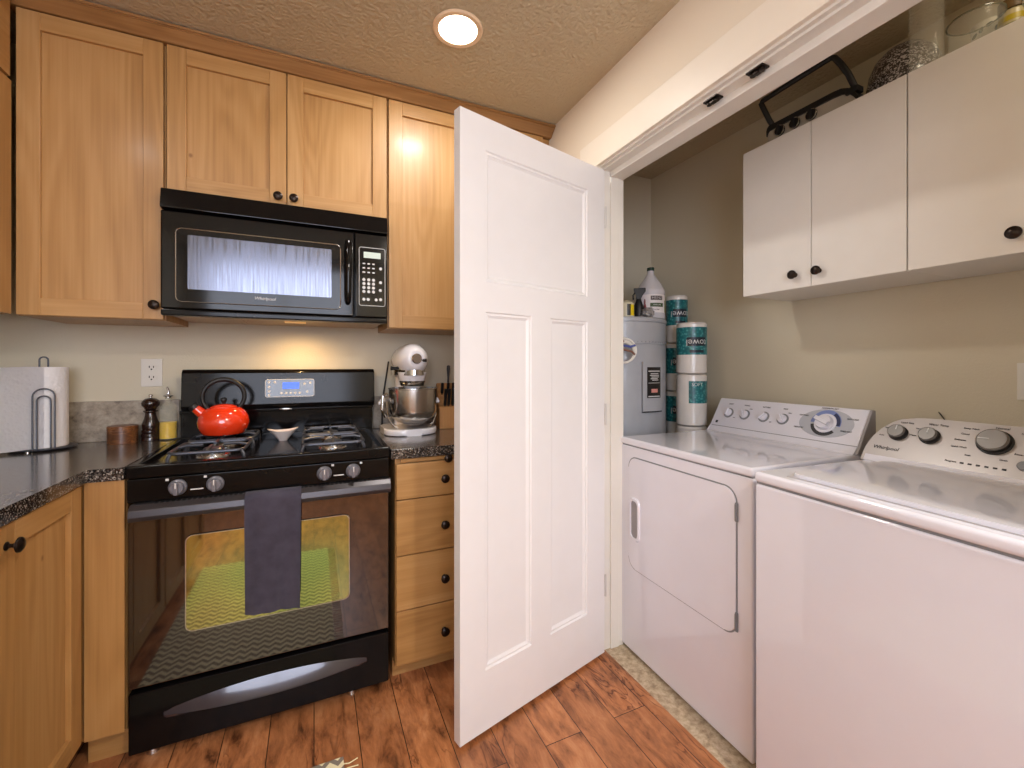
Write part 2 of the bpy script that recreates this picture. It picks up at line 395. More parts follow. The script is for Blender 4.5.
# open white door, hinged on the far jamb
DO = (.419, 1.3145)
dt = thing('door_1', 'open white three-panel door swung out of the laundry closet in front of the drawers', 'door', (DO[0], DO[1], .014), R(15))
dt['kind'] = 'structure'
def door_slab():
    mb = MB(); Wd, Hd, th = .717, 2.026, .034
    xs = [0, .100, .306, .400, .610, Wd]; zA, zB, zC, zD = .198, 1.384, 1.484, 1.918
    rects = [(.100, .306, zA, zB), (.400, .610, zA, zB), (.100, .610, zC, zD)]
    bx = lambda a, b, c, d: mb.box(a, b, 0, th, c, d)
    bx(0, .100, 0, Hd); bx(.610, Wd, 0, Hd); bx(.100, .610, 0, zA); bx(.100, .610, zB, zC); bx(.100, .610, zD, Hd); bx(.306, .400, zA, zB)
    for a, b, c, d in rects:
        for s in (0, 1):
            q = lambda y: th - y if s else y
            prev = None; t = bmesh.new()
            for ins, y in ((0, 0), (.004, .005), (.011, .005), (.013, .0075), (.019, .0115)):
                V = [t.verts.new(p) for p in ((a + ins, q(y), c + ins), (b - ins, q(y), c + ins), (b - ins, q(y), d - ins), (a + ins, q(y), d - ins))]
                if prev:
                    for k in range(4): t.faces.new((prev[k], prev[(k + 1) % 4], V[(k + 1) % 4], V[k]))
                prev = V
            t.faces.new(prev); mb.put(t)
    return mb
dsl = door_slab().build('door_panel', M_DOOR, dt, sharp=0)
dsl['kind'] = 'structure'
M_HINGE = pbr('hinge_nickel', (196, 192, 188), .4, .1)
for z in (.28, 1.0, 1.83):
    MB().cyl((.722, -.002, z - .045), (.722, -.002, z + .045), .004, n=10).box(.7165, .7185, 0, .03, z - .045, z + .045).build('hinge', M_HINGE, dt)

# ================================================================== CABINETS
def shaker(mb, x0, x1, z0, z1, fw=.058, y0=-.02, y1=-.001):
    b = .0012
    mb.m(0).box(x0, x0 + fw, y0, y1, z0, z1, b, 1).box(x1 - fw, x1, y0, y1, z0, z1, b, 1)
    mb.m(1).box(x0 + fw, x1 - fw, y0, y1, z0, z0 + fw, b, 1).box(x0 + fw, x1 - fw, y0, y1, z1 - fw, z1, b, 1)
    mb.m(0).box(x0 + fw - .004, x1 - fw + .004, y0 + .012, y1, z0 + fw - .004, z1 - fw + .004)
    return mb
KP = [(0, 0), (.0095, 0), (.0095, .002), (.0045, .005), (.0045, .013), (.010, .016), (.0168, .020), (.0165, .024), (.010, .028), (0, .029)]
def knob(parent, x, z, y=-.02, m=None, name='knob'):
    return MB().lathe(KP, n=20, M=T((x, y, z)) @ RX(90)).build(name, m or M_BRONZE, parent)
def carcass(parent, w, h, d, z0=0.0, mats=None, toe=False, name='carcass', x0=0.0):
    mb = MB().m(0).box(x0, w, 0, d, z0, h)
    if toe: mb.m(0).box(x0, w, .07, d, 0, z0)
    return mb.build(name, mats or [M_WV, M_WH], parent, sharp=0)
ZU, ZT = 1.384, 2.388
def upper(label, loc, rz, w, h, d, doors, z0=0.0, fill=None, side=True):
    t = thing('wall_cabinet', label, 'cabinet', loc, rz)
    carcass(t, w, h, d)
    for x0, x1, a, b, kx, kz in doors:
        o = shaker(MB(), x0, x1, a, b).build('door', [M_WV, M_WH], t, sharp=0)
        if kx is not None: knob(o, kx, kz)
    if fill: fill(t)
    return t
HU = ZT - ZU; g = .004
YU = 1.95; DU = YB - YU - .002
upper('tall honey wood wall cabinet with one door, left of the black microwave', (-.883, YU + .02, ZU), 0, .391, HU, DU - .02, [(.002, .391 - g, .002, HU - .002, .365, .052)])
upper('short honey wood two-door wall cabinet directly above the black microwave', (-.490, YU + .02, 1.852), 0, .782, ZT - 1.852, DU - .02,
      [(g, .391 - g / 2, .004, ZT - 1.852 - .002, .391 - .030, .034), (.391 + g / 2, .782 - g, .004, ZT - 1.852 - .002, .391 + .026, .034)])
upper('honey wood wall cabinet between the microwave and the open white door', (.294, YU + .02, ZU), 0, .815, HU, DU - .02,
      [(g, .385 - g / 2, .002, HU - .002, .030 + .33, .052), (.385 + g / 2, .77, .002, HU - .002, .415, .052)])
def frieze(t):
    MB().m(1).box(0, 1.03, -.020, -.001, .762, HU).build('top_panel', [M_WV, M_WH], t, sharp=0)
# left wall run: local x runs along +Y of the room
upper('honey wood wall cabinet on the left wall, cut off by the photo edge', (-.885 - .02, .90, ZU), R(90), 1.046, HU, .312,
      [(.004, .50, .002, .752, .47, .052), (.506, 1.037, .002, .752, .54, .052)], fill=frieze)

# crown moulding along the cabinet tops
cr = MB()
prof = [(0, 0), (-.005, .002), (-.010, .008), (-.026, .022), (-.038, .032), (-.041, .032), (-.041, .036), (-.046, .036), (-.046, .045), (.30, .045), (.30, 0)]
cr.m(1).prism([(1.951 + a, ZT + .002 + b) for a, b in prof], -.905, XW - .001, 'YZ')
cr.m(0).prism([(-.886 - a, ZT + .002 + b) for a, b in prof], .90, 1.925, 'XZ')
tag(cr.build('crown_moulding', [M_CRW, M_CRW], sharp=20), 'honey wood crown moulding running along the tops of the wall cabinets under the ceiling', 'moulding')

# base cabinets
ZC = .915
def base(label, loc, rz, w, d, h, fill, toe=.11):
    t = thing('base_cabinet', label, 'cabinet', loc, rz)
    MB().m(0).box(0, w, 0, d, toe, h).m(1).box(0, w, .06, d, 0, toe).build('carcass', [M_WV, M_WH], t, sharp=0)
    fill(t); return t
def fill_left(w):
    def f(t):
        for x0, x1, kx in ((.004, w / 2 - .003, w / 2 - .062), (w / 2 + .003, w - .012, w / 2 + .030)):
            o = shaker(MB(), x0, x1, .125, .872).build('door', [M_WV, M_WH], t, sharp=0)
            knob(o, kx, .825)
    return f
base('honey wood base cabinet with shaker doors under the left counter, nearest the range', (-.632, .912, 0), R(90), .758, .578, .876, fill_left(.758))
base('honey wood base cabinet further along the left counter, reflected in the oven door', (-.632, .152, 0), R(90), .758, .578, .876, fill_left(.758))
def fill_filler(t):
    MB().m(0).box(.019, .111, -.018, -.001, .118, .876).build('front_panel', [M_WV, M_WH], t, sharp=0)
base('narrow honey wood corner cabinet panel tight against the left side of the range', (-.630, 1.69, 0), 0, .112, .58, .876, fill_filler)
def fill_drawers(t):
    zs = [(.712, .846), (.500, .708), (.292, .496), (.085, .288)]
    for a, b in zs:
        o = MB().m(1).box(.002, .448, -.02, -.001, a, b, .0015, 1).build('drawer', [M_WV, M_WH], t, sharp=0)
        knob(o, .186, (a + b) / 2 + (0 if b - a < .15 else -.005))
    o = MB().m(1).box(.02, .44, -.012, .3, .850, .8635, .001, 1).build('pull_out_board', [M_WV, M_WH], t, sharp=0)
    knob(o, .200, .856, -.012)
base('honey wood base cabinet with four stacked drawers right of the range', (.280, 1.686, 0), 0, .45, .58, .866, fill_drawers, toe=.075)
def fill_hidden(t):
    o = shaker(MB(), .003, .36, .09, .846).build('door', [M_WV, M_WH], t, sharp=0); knob(o, .05, .78)
base('honey wood base cabinet hidden behind the open white door', (.734, 1.686, 0), 0, .374, .58, .866, fill_hidden, toe=.075)

# counters and splash strips
ct = MB()
ct.prism([(XL + .001, .148), (-.605, .148), (-.605, 1.665), (-.519, 1.665), (-.519, YB - .002), (XL + .001, YB - .002)], .877, ZC, 'XY')
tag(ct.build('countertop', M_GRANITE, sharp=0), 'dark speckled L-shaped countertop left of the range holding the paper towels', 'countertop')
tag(MB().box(.263, XW - .002, 1.664, YB - .002, .867, .905, .002).build('countertop', M_GRANITE, sharp=0), 'short dark speckled countertop right of the range under the stand mixer', 'countertop')
tag(MB().box(-.90, -.519, YB - .022, YB - .002, ZC, 1.076, .002).box(XL + .001, -.90, YB - .022, YB - .002, ZC, 1.076).build('backsplash', M_SPLASH, sharp=0), 'taupe stone backsplash strip behind the wooden box and pepper mill', 'backsplash')
tag(MB().box(.268, XW - .002, YB - .022, YB - .002, .906, 1.066, .002).build('backsplash', M_SPLASH, sharp=0), 'taupe stone backsplash strip behind the stand mixer', 'backsplash')

# outlets
def outlet(loc, rz, label):
    t = thing('wall_outlet', label, 'outlet', loc, rz)
    MB().box(-.036, .036, -.006, 0, -.058, .058, .0025).build('cover_plate', M_WHITE, t)
    for z in (.021, -.021):
        r = MB().prism(rrect(-.017, .017, z - .0145, z + .0145, .0135), -.0085, -.005, 'XZ').build('receptacle', M_WHITE, t, sharp=20)
        MB().box(-.0085, -.0055, -.0092, -.008, z - .001, z + .008).box(.0055, .0085, -.0092, -.008, z - .001, z + .007).cyl((0, -.0092, z - .007), (0, -.008, z - .007), .003, n=10).build('slots', M_SLOT, r)
    return t
outlet((-.617, YB - .0005, 1.19), 0, 'white double wall outlet above the pepper mill')
outlet((2.0095, .545, 1.17), R(-90), 'white wall outlet above the washer at the photo edge')
tag(MB().tube([(2.009, .77, 1.055), (2.003, .765, 1.052), (2.0, .75, 1.03), (2.0, .73, .99)], .0018).build('power_cord', M_BLACKM), 'short dark cord dropping behind the washer', 'cord')
# ================================================================== RANGE
def oven_glass():
    N = NT('coated_oven_glass')
    n = N.n('ShaderNodeTexNoise', i_Scale=3.0, i_Detail=1.0); N.l(N.coords(), n.inputs['Vector'])
    col = N.ramp(n.outputs[0], [(0.3, lin((144, 168, 104))), (0.5, lin((178, 184, 116))), (0.7, lin((184, 170, 116)))])
    N.l(col, N.b.inputs['Base Color']); N.b.inputs['Metallic'].default_value = 0.93; N.b.inputs['Roughness'].default_value = 0.04
    return N.mat
M_OVG = oven_glass()
M_GLOSS = pbr('glossy_black_glass', (14, 12, 12), 0.09, spec=0.28, coat=0.06, var=0.15, nscale=5)
M_OVEN = pbr('oven_door_glass', (20, 17, 16), 0.05, spec=0.5, coat=0.6, var=0.15, nscale=5)
M_OVEN.node_tree.nodes['Principled BSDF'].inputs['IOR'].default_value = 2.0
M_LCD = pbr('blue_lcd', (40, 80, 190), 0.3, emis=((50, 100, 230), 0.8), var=0)
M_LCDG = pbr('pale_lcd', (170, 180, 170), 0.3, emis=((190, 205, 190), 0.35), var=0)
M_PANEL = pbr('dark_control_glass', (34, 33, 38), 0.18, coat=0.5)
RW = .772
rg = thing('gas_range', 'black freestanding gas range between the two dark counters', 'stove', (-.514, 1.655, 0))
MB().box(.004, RW - .004, .055, .60, .03, .90).build('body', M_BLACK, rg, sharp=0)
tp = MB()
tp.box(.0, RW, .012, .56, .884, .906, .004)
tp.box(0, RW, 0, .034, .878, .918, .007, 3)
tp.box(0, .028, .02, .56, .895, .918, .005).box(RW - .028, RW, .02, .56, .895, .918, .005).box(0, RW, .535, .58, .895, .922, .005)
tp.build('cooktop', M_BLACK, rg)
cp = MB().prism([(.004, .876), (.004, .806), (.06, .806), (.06, .876)], .004, RW - .004, 'YZ', .003)
cpo = cp.build('control_panel', M_BLACK, rg)
for kx, lab in ((.129, 0), (.227, 0), (.547, 0), (.642, 0)):
    mk = MB(); A = T((kx, .0045, .842)) @ RX(90)
    mk.lathe([(0, 0), (.0245, 0), (.025, .003), (.0235, .008), (.0195, .011), (.0185, .019), (.0165, .021), (0, .021)], n=28, M=A)
    mk.box(-.0055, .0055, -.019, .019, .012, .031, .002, 2, M=A)
    ko = mk.build('control_knob', M_KNOB, rg)
    MB().box(-.0012, .0012, .002, .019, .0311, .0316, M=A).build('pointer', M_WHITE, ko)
    s = -1 if kx < .4 else 1
    pm = MB().box(kx - .031 if s < 0 else kx + .023, kx - .023 if s < 0 else kx + .031, .0030, .0055, .864, .871)
    pm.build('burner_mark', M_PRINT, cpo)
for x in (.178, .594):
    MB().box(x - .017, x + .017, .0030, .0045, .829, .8325).build('panel_print', M_PRINT, cpo)
# oven door
od = MB().box(.002, RW - .002, .018, .056, .236, .797, .005).build('oven_door', M_OVEN, rg)
wn = MB().prism(rrect(.146, .630, .380, .683, .02), .0145, .019, 'XZ', .0012).build('window_glass', M_OVG, od, sharp=0)
fr = MB(); O = rrect(.146, .630, .380, .683, .02); fr.tube([(x, .0165, z) for x, z in O], .0028, 6, True)
fr.build('window_rim', M_STEEL, od)
hd = MB().prism([(-.028, .757), (-.034, .770), (-.030, .790), (-.012, .804), (.02, .804), (.02, .790), (-.008, .788), (-.014, .776), (-.012, .757)], .016, RW - .002, 'YZ', .002)
hd.build('door_handle', pbr('handle_dark_steel', (62, 58, 60), 0.28, 0.45), od)
vs = MB()
for k in range(46):
    x = .075 + k * .0137
    vs.box(x, x + .008, -.014, .001, .8035, .8046)
vs.build('vent_slots', M_SLOT, od, sharp=0)
# drawer
dr = MB().box(.002, RW - .002, .018, .056, .036, .222, .006).build('drawer', M_BLACK, rg)
lip = MB(); rings = []
for k in range(25):
    u = k / 24; x = .09 + u * .60; b = math.sin(math.pi * u) ** .8
    y = .017 - .022 * b; zt = .150 + .030 * b; zb = .135 - .012 * b
    rings.append([(x, .02, zb - .012), (x, y, zb), (x, y, zb + .006), (x, .019, zt), (x, .024, zt)])
lip.loft(rings); lip.build('pull_lip', pbr('drawer_lip_gloss', (60, 58, 66), 0.12, 0.3, coat=0.6), dr)
for x, y in ((.05, .07), (RW - .13, .07), (.05, .54), (RW - .05, .54)):
    MB().cyl((x, y, 0), (x, y, .036), .018, .012, 16).build('foot', M_STEEL, rg)
# backguard
bg = MB()
bg.prism([(.515, 1.03), (.508, 1.05), (.520, 1.190), (.535, 1.203), (.60, 1.203), (.60, 1.03)], .020, RW + .006, 'YZ', .004)
bg.box(.012, RW, .545, .60, .90, 1.035, .003)
bg.box(.012, RW, .525, .60, 1.018, 1.034, .003)
bgo = bg.build('backguard', M_BLACK, rg)
A = T((.418, .5075, 1.120)) @ RX(-4.9)
dpl = MB().prism(rrect(-.098, .098, -.040, .040, .008), -.004, .004, 'XZ', .001, M=A).build('display_panel', M_PANEL, rg, sharp=20)
MB().box(-.030, .036, -.0055, -.003, -.004, .026, M=A).build('clock_display', M_LCD, dpl, sharp=0)
BL = [(-.034 + .018 * k, -.022) for k in range(5)]
for x, z in BL + [(-.082, .027), (-.060, .027), (-.082, .006), (-.082, -.013), (-.082, -.030), (.058, .018), (.08, .022), (.068, -.018)]:
    MB().cyl(A @ Vector((x, -.0055, z)), A @ Vector((x, -.003, z)), .0055, n=12).build('button', M_PRINT, dpl)
po = MB(); po.tube([tuple(A @ Vector((x, -.0045, z))) for x, z in rrect(-.096, .096, -.038, .038, .008)], .0011, 5, True); po.build('panel_outline', M_PRINT, dpl)
lg = MB().ell((.399, .524, 1.0265), .026, .004, .0075, 24, 8)
lgo = lg.build('logo_badge', M_STEEL, bgo)
text('Whirlpool', .0095, M_DARKPRINT, bgo, T((.399, .5195, 1.0265)), sx=1.0, ital=.2)
# burners and grates
GR = [(.195, .155), (.195, .405), (.580, .155), (.580, .405)]
def grate_mb(cx, cy):
    g = MB(); h = .104; z = .944; r = .0055
    c = rrect(cx - h, cx + h, cy - .108, cy + .108, .025, 3)
    g.tube([(x, y, z - .006) for x, y in c], r, 8, True)
    for sx, sy in ((1, 0), (-1, 0), (0, 1), (0, -1)):
        g.tube([(cx + sx * h, cy + sy * .108, z - .006), (cx + sx * h * .75, cy + sy * .09, z + .001), (cx + sx * .03, cy + sy * .03, z + .001)], r, 8)
    for sx in (-1, 1):
        for sy in (-1, 1):
            g.tube([(cx + sx * (h - .006), cy + sy * .102, z - .008), (cx + sx * h, cy + sy * .107, z - .022), (cx + sx * h, cy + sy * .107, .906)], r, 8)
    return g
for cx, cy in GR:
    b = MB().lathe([(0, 0), (.052, 0), (.05, .006), (.036, .009), (.036, .018), (0, .02)], (cx, cy, .906), 28).build('burner', M_STEEL, rg)
    MB().lathe([(0, 0), (.030, 0), (.031, .005), (.026, .009), (0, .0095)], (cx, cy, .926), 28).build('burner_cap', M_IRON, b)
    grate_mb(cx, cy).build('grate', M_IRON, rg)

# towel over the oven handle
def towel():
    mb = MB(); rings = []
    path = [(.003, .70), (.003, .79), (-.004, .8075), (-.020, .8085), (-.036, .800), (-.042, .786), (-.043, .76), (-.041, .70), (-.037, .62), (-.033, .54), (-.031, .47), (-.030, .415)]
    n = 14
    t = bmesh.new(); V = []
    for i, (y, z) in enumerate(path):
        row = []
        for k in range(n + 1):
            u = k / n; f = max(0, (i - 5) / 6.0)
            x = .312 + .163 * u + f * .004 * math.sin(5 * u)
            yy = y - f * .005 * (math.sin(9 * u + i * .5) + .6 * math.sin(21 * u + i)) - f * .006 - (.004 if .35 < u < .62 else 0) * f
            row.append(t.verts.new((x, yy, z + f * .008 * (.4 - u))))
        V.append(row)
    for a, b in zip(V, V[1:]):
        for k in range(n): t.faces.new((a[k], a[k + 1], b[k + 1], b[k]))
    bmesh.ops.solidify(t, geom=list(t.faces), thickness=.0035)
    return mb.put(t)
def cloth(name, c, sc=500, b=.6):
    N = NT(name); n = N.n('ShaderNodeTexNoise', i_Scale=sc, i_Detail=2.0); N.l(N.coords(), n.inputs['Vector'])
    n2 = N.n('ShaderNodeTexNoise', i_Scale=22.0, i_Detail=5.0); N.l(N.coords(), n2.inputs['Vector'])
    c = lin(c); N.l(N.ramp(n2.outputs[0], [(0.3, tuple(v * .78 for v in c[:3]) + (1,)), (0.7, tuple(v * 1.15 for v in c[:3]) + (1,))]), N.b.inputs['Base Color'])
    N.b.inputs['Roughness'].default_value = 0.95; N.b.inputs['Sheen Weight'].default_value = 0.3; N.bump(n.outputs[0], b, .002)
    return N.mat
tw = towel().build('dish_towel', cloth('slate_terry', (92, 87, 104)), sharp=60, loc=(-.514, 1.655, 0))
tag(tw, 'slate grey dish towel hanging folded over the oven door handle', 'towel')

# kettle on the back left burner
M_RED = pbr('red_orange_enamel', (226, 58, 22), 0.12, coat=0.8, spec=0.6, var=0.03)
kt = thing('tea_kettle', 'shiny red orange tea kettle with black ring handle on the rear left burner', 'kettle', (-.324, 2.030, .9505), R(9))
kt.scale = (.89, .89, .905)
MB().lathe([(0, 0), (.072, 0), (.082, .006), (.094, .030), (.098, .052), (.094, .076), (.082, .098), (.066, .112), (.056, .116), (0, .116)], n=48).build('body', M_RED, kt)
ld = MB().lathe([(0, .116), (.050, .116), (.050, .120), (.036, .127), (.012, .131), (0, .131)], n=36).build('lid', M_RED, kt)
MB().lathe([(0, .129), (.007, .130), (.007, .136), (.013, .146), (.012, .154), (.006, .158), (0, .158)], n=20).build('lid_knob', M_BLACKM, ld)
sp = MB().cyl((-.068, 0, .083), (-.103, 0, .118), .023, .017, 24).build('spout', M_RED, kt)
MB().cyl((-.101, 0, .116), (-.114, 0, .129), .0195, .0185, 24, .003).build('spout_cap', M_BLACKM, sp)
pts = []
for k in range(41):
    a = R(-52 + 284 * k / 40); pts.append((.078 * math.cos(a), 0, .163 + .074 * math.sin(a)))
MB().tube(pts, [.0085 + .0018 * math.sin(math.pi * k / 40) for k in range(41)], 14).build('handle', M_BLACKM, kt)

# spoon rest on the middle of the cooktop
def rest():
    # small boat-shaped bowl, its two ends drawn up
    n = 40; rings = []
    for q, zz, th in ((.30, .0, 0), (.34, .004, 0), (.62, .022, 0), (.86, .036, 0), (1.0, .046, 1), (.93, .046, 1), (.80, .036, 0), (.55, .022, 0), (.2, .010, 0)):
        ring = []
        for k in range(n):
            a = 2 * math.pi * k / n; e = abs(math.cos(a))
            up = (.010 * e ** 3 - .004) * (zz / .046)
            ring.append((.053 * q * math.cos(a) * (1 + .10 * e ** 6 * (zz / .046)), .036 * q * math.sin(a), zz + up))
        rings.append(ring)
    return MB().loft(rings)
tag(rest().build('spoon_rest', pbr('pale_stoneware', (222, 210, 206), 0.35, coat=0.3), sharp=50, loc=(-.118, 2.05, .9065), rot=(0, 0, R(8))),
    'small pale stoneware spoon rest in the middle of the black cooktop', 'spoon rest')

# ================================================================== MICROWAVE
MWW, MWH = .776, .456
mw = thing('microwave', 'black over-the-range microwave under the short two-door cabinet', 'microwave', (-.492, 1.90, 1.392))
MB().box(.002, MWW - .002, .03, .374, .020, MWH, .004).build('case', M_BLACK, mw)
v = MB().prism([(.012, .382), (-.006, .386), (-.006, .392), (.004, MWH), (.03, MWH), (.03, .382)], 0, MWW, 'YZ', .002).build('vent_panel', M_GLOSS, mw)
MB().box(0, MWW, .001, .034, .006, .029, .005).build('front_lip', M_BLACK, mw)
dv = MB().box(0, .642, 0, .03, .030, .378, .006, 3).build('door', M_GLOSS, mw)
def mesh_glass():
    N = NT('microwave_window'); b = N.b; b.inputs['Base Color'].default_value = lin((104, 107, 120)); b.inputs['Metallic'].default_value = .75
    n = N.n('ShaderNodeTexNoise', i_Scale=1.0, i_Detail=4.0); N.l(N.coords((160, 1, 6)), n.inputs['Vector'])
    rr = N.ramp(n.outputs[0], [(0.3, (.10, .10, .10, 1)), (0.7, (.28, .28, .28, 1))]); N.l(rr, b.inputs['Roughness'])
    return N.mat
wf_ = MB().prism(rrect(.045, .590, .056, .318, .018), -.0035, .004, 'XZ', .0015).build('window_frame', M_GLOSS, dv, sharp=20)
MB().prism(rrect(.080, .556, .102, .296, .004), -.0045, -.003, 'XZ').build('window', mesh_glass(), dv, sharp=20)
po = MB(); po.tube([(x, -.0035, z) for x, z in rrect(.045, .590, .056, .318, .018)], .0016, 5, True); po.build('window_outline', M_STEEL, dv)
text('Whirlpool', .017, M_PRINT, dv, T((.322, -.0045, .082)), ital=.2)
hn = MB()
hn.tube([(.618, .002, .085), (.618, -.022, .092), (.618, -.034, .12), (.618, -.038, .21), (.618, -.034, .30), (.618, -.022, .328), (.618, .002, .335)], [.010, .0115, .0125, .013, .0125, .0115, .010], 14)
hn.build('door_handle', M_GLOSS, dv)
cpn = MB().box(.645, MWW, 0, .03, .030, .378, .005, 3).build('control_panel', M_GLOSS, mw)
po = MB(); po.tube([(x, -.0012, z) for x, z in rrect(.662, .766, .078, .320, .008)], .0013, 5, True); po.build('panel_outline', M_PRINT, cpn)
MB().box(.680, .748, -.0012, .001, .277, .302).build('clock_display', M_LCDG, cpn, sharp=0)
KEYS = []
for r in range(3):
    for k in range(3): MB().box(.676 + .019 * k, .686 + .019 * k, -.0009, .001, .250 - .018 * r, .2555 - .018 * r).build('key', M_PRINT, cpn, sharp=0)
for r in range(4):
    for k in range(3): KEYS.append((.681 + .019 * k, .186 - .0165 * r))
for x, z in KEYS + [(.681, .104), (.698, .104), (.730, .104), (.748, .106), (.747, .145), (.748, .178), (.748, .236)]:
    MB().cyl((x, -.0009, z), (x, .001, z), .0064, n=12).build('key', M_PRINT, cpn)
un = MB().box(.012, MWW - .012, .035, .37, .012, .022, .002)
for x in (.10, .56): un.box(x, x + .13, .08, .30, .009, .013)
ub = un.build('underside_plate', pbr('greasy_underside', (176, 150, 116), 0.4, 0.4), mw)
MB().box(.38, .46, .14, .19, .0095, .0125).build('lamp_lens', pbr('warm_lamp_lens', (255, 210, 140), 0.4, emis=((255, 190, 110), .3), var=0), ub, sharp=0)

# ================================================================== COUNTER THINGS, LEFT
M_PAPER = NT('paper_towel'); M_PAPER.b.inputs['Base Color'].default_value = lin((240, 238, 240)); M_PAPER.b.inputs['Roughness'].default_value = .95
_n = M_PAPER.n('ShaderNodeTexVoronoi', i_Scale=110.0); M_PAPER.l(M_PAPER.coords(), _n.inputs['Vector']); M_PAPER.bump(_n.outputs['Distance'], .5, .003); M_PAPER = M_PAPER.mat
HC = (-.897, 2.150)
hl = thing('paper_towel_holder', 'black wire paper towel holder with looped side arm on the left counter', 'paper towel holder', (HC[0], HC[1], ZC))
MB().lathe([(0, .004), (.085, .004), (.089, .007), (.085, .010), (0, .010)], n=40).build('base', M_IRON, hl)
for a in (20, 140, 260): MB().lathe([(0, 0), (.008, 0), (.008, .005), (0, .005)], (.07 * math.cos(R(a)), .07 * math.sin(R(a)), 0), 12).build('foot', M_STEEL, hl)
post = [(-.011, 0, .012), (-.011, 0, .325)] + [(-.011 * math.cos(R(k * 18)), -.0, .325 + .011 * math.sin(R(k * 18))) for k in range(1, 10)] + [(.011, 0, .325), (.011, 0, .012)]
q = RZ(22.5)
MB().tube([q @ Vector(p) for p in post], .0028, 8).build('post', M_IRON, hl)
ar = MB()
for w, zt in ((.027, .196), (.017, .180)):
    pl = [(-w, -.074, .008), (-w, -.074, zt)] + [(-w * math.cos(R(k * 18)), -.074, zt + w * math.sin(R(k * 18))) for k in range(1, 10)] + [(w, -.074, zt), (w, -.074, .008)]
    ar.tube([q @ Vector(p) for p in pl], .0026, 8)
ar.build('side_arm', M_IRON, hl)
ptw = thing('paper_towel_roll', 'white paper towel roll standing on the wire holder in the left corner', 'paper towels', (HC[0], HC[1], ZC + .0105))
MB().lathe([(.02, 0), (.063, 0), (.0645, .004), (.0645, .285), (.063, .289), (.02, .289), (.02, 0)], n=56).build('roll', M_PAPER, ptw)
def tail():
    # the loose end leaves the roll at the front and hangs out to the left
    t = bmesh.new(); V = []; a0 = R(-67)
    p0 = Vector((.0652 * math.cos(a0), .0652 * math.sin(a0), 0)); d = Vector((-math.sin(a0), math.cos(a0), 0)) * -1
    for i in range(15):
        u = i / 14; p = p0 + d * (.17 * u) + Vector((.004 * math.sin(7 * u), -.012 * u * u, 0))
        V.append([t.verts.new((p.x, p.y, z + .0015 * math.sin(9 * u + z * 20))) for z in [.289 * k / 8 for k in range(9)]])
    for a, b in zip(V, V[1:]):
        for k in range(8): t.faces.new((a[k], a[k + 1], b[k + 1], b[k]))
    bmesh.ops.solidify(t, geom=list(t.faces), thickness=.0015)
    return MB().put(t)
tail().build('loose_sheet', M_PAPER, ptw, sharp=60)

M_ACAC = wood('striped_box_wood', 'X', (44, 24, 14), (98, 58, 32), (176, 116, 66), 0.4, 0.3, 5.0)
bx = thing('trinket_box', 'small round striped dark wood box on the counter by the backsplash', 'box', (-.688, 2.200, ZC))
MB().lathe([(0, 0), (.046, 0), (.047, .002), (.047, .050), (0, .050)], n=40).build('body', M_ACAC, bx)
MB().lathe([(0, .0505), (.0475, .0505), (.0475, .066), (.045, .068), (0, .068)], n=40).build('lid', M_ACAC, bx)
M_MILL = pbr('dark_stained_mill_wood', (40, 22, 18), 0.2, coat=0.7, var=.15)
ml = thing('pepper_mill', 'dark turned wood pepper mill between the wooden box and the oil bottle', 'pepper mill', (-.606, 2.222, ZC))
MB().lathe([(0, 0), (.030, 0), (.031, .004), (.029, .014), (.031, .018), (.0305, .028), (.027, .032), (.030, .036), (.030, .042), (.0265, .046), (.0285, .056), (.0285, .070), (.022, .088), (.0185, .104), (.018, .112), (.024, .118), (.024, .122), (.017, .124)], n=36).build('body', M_MILL, ml)
MB().lathe([(.014, .124), (.020, .127), (.022, .134), (.029, .142), (.031, .152), (.028, .162), (.018, .170), (.006, .173), (0, .173)], n=36).build('head', M_MILL, ml)
MB().lathe([(0, .172), (.004, .173), (.004, .178), (.0075, .180), (.0075, .185), (.004, .188), (0, .188)], n=20).build('finial', M_STEEL, ml)

def glass(name, col=(245, 250, 248), rough=0.02, ior=1.45):
    N = NT(name); b = N.b; b.inputs['Base Color'].default_value = lin(col); b.inputs['Transmission Weight'].default_value = 1.0
    b.inputs['Roughness'].default_value = rough; b.inputs['IOR'].default_value = ior; return N.mat
M_GLASS = glass('clear_glass')
M_THIN = pbr('pale_bottle_glass', (226, 226, 206), .05, spec=.8, alpha=.09, var=0)
ob = thing('oil_bottle', 'clear glass oil bottle with pourer, half full of yellow oil, left of the range', 'bottle', (-.548, 2.222, ZC))
MB().lathe([(0, 0), (.029, 0), (.031, .003), (.031, .130), (.027, .144), (.014, .153), (.0115, .158), (.0115, .174), (.013, .176), (.010, .177), (.009, .158), (.012, .150), (.024, .141), (.029, .128), (.029, .005), (0, .004)], n=36).build('glass', M_THIN, ob)
MB().lathe([(0, .0045), (.0286, .0055), (.0286, .073), (0, .073)], n=36).build('oil', pbr('olive_oil', (232, 190, 0), .12, var=0), ob)
pr = MB().lathe([(0, .168), (.0085, .170), (.0085, .176), (.0165, .178), (.017, .181), (.009, .184), (.006, .188), (0, .189)], n=20)
pr.tube([(0, 0, .186), (.001, 0, .197), (-.001, -.002, .207), (-.004, -.004, .217)], [.0055, .005, .0042, .0036], 10)
pr.build('pourer', M_STEEL, ob)

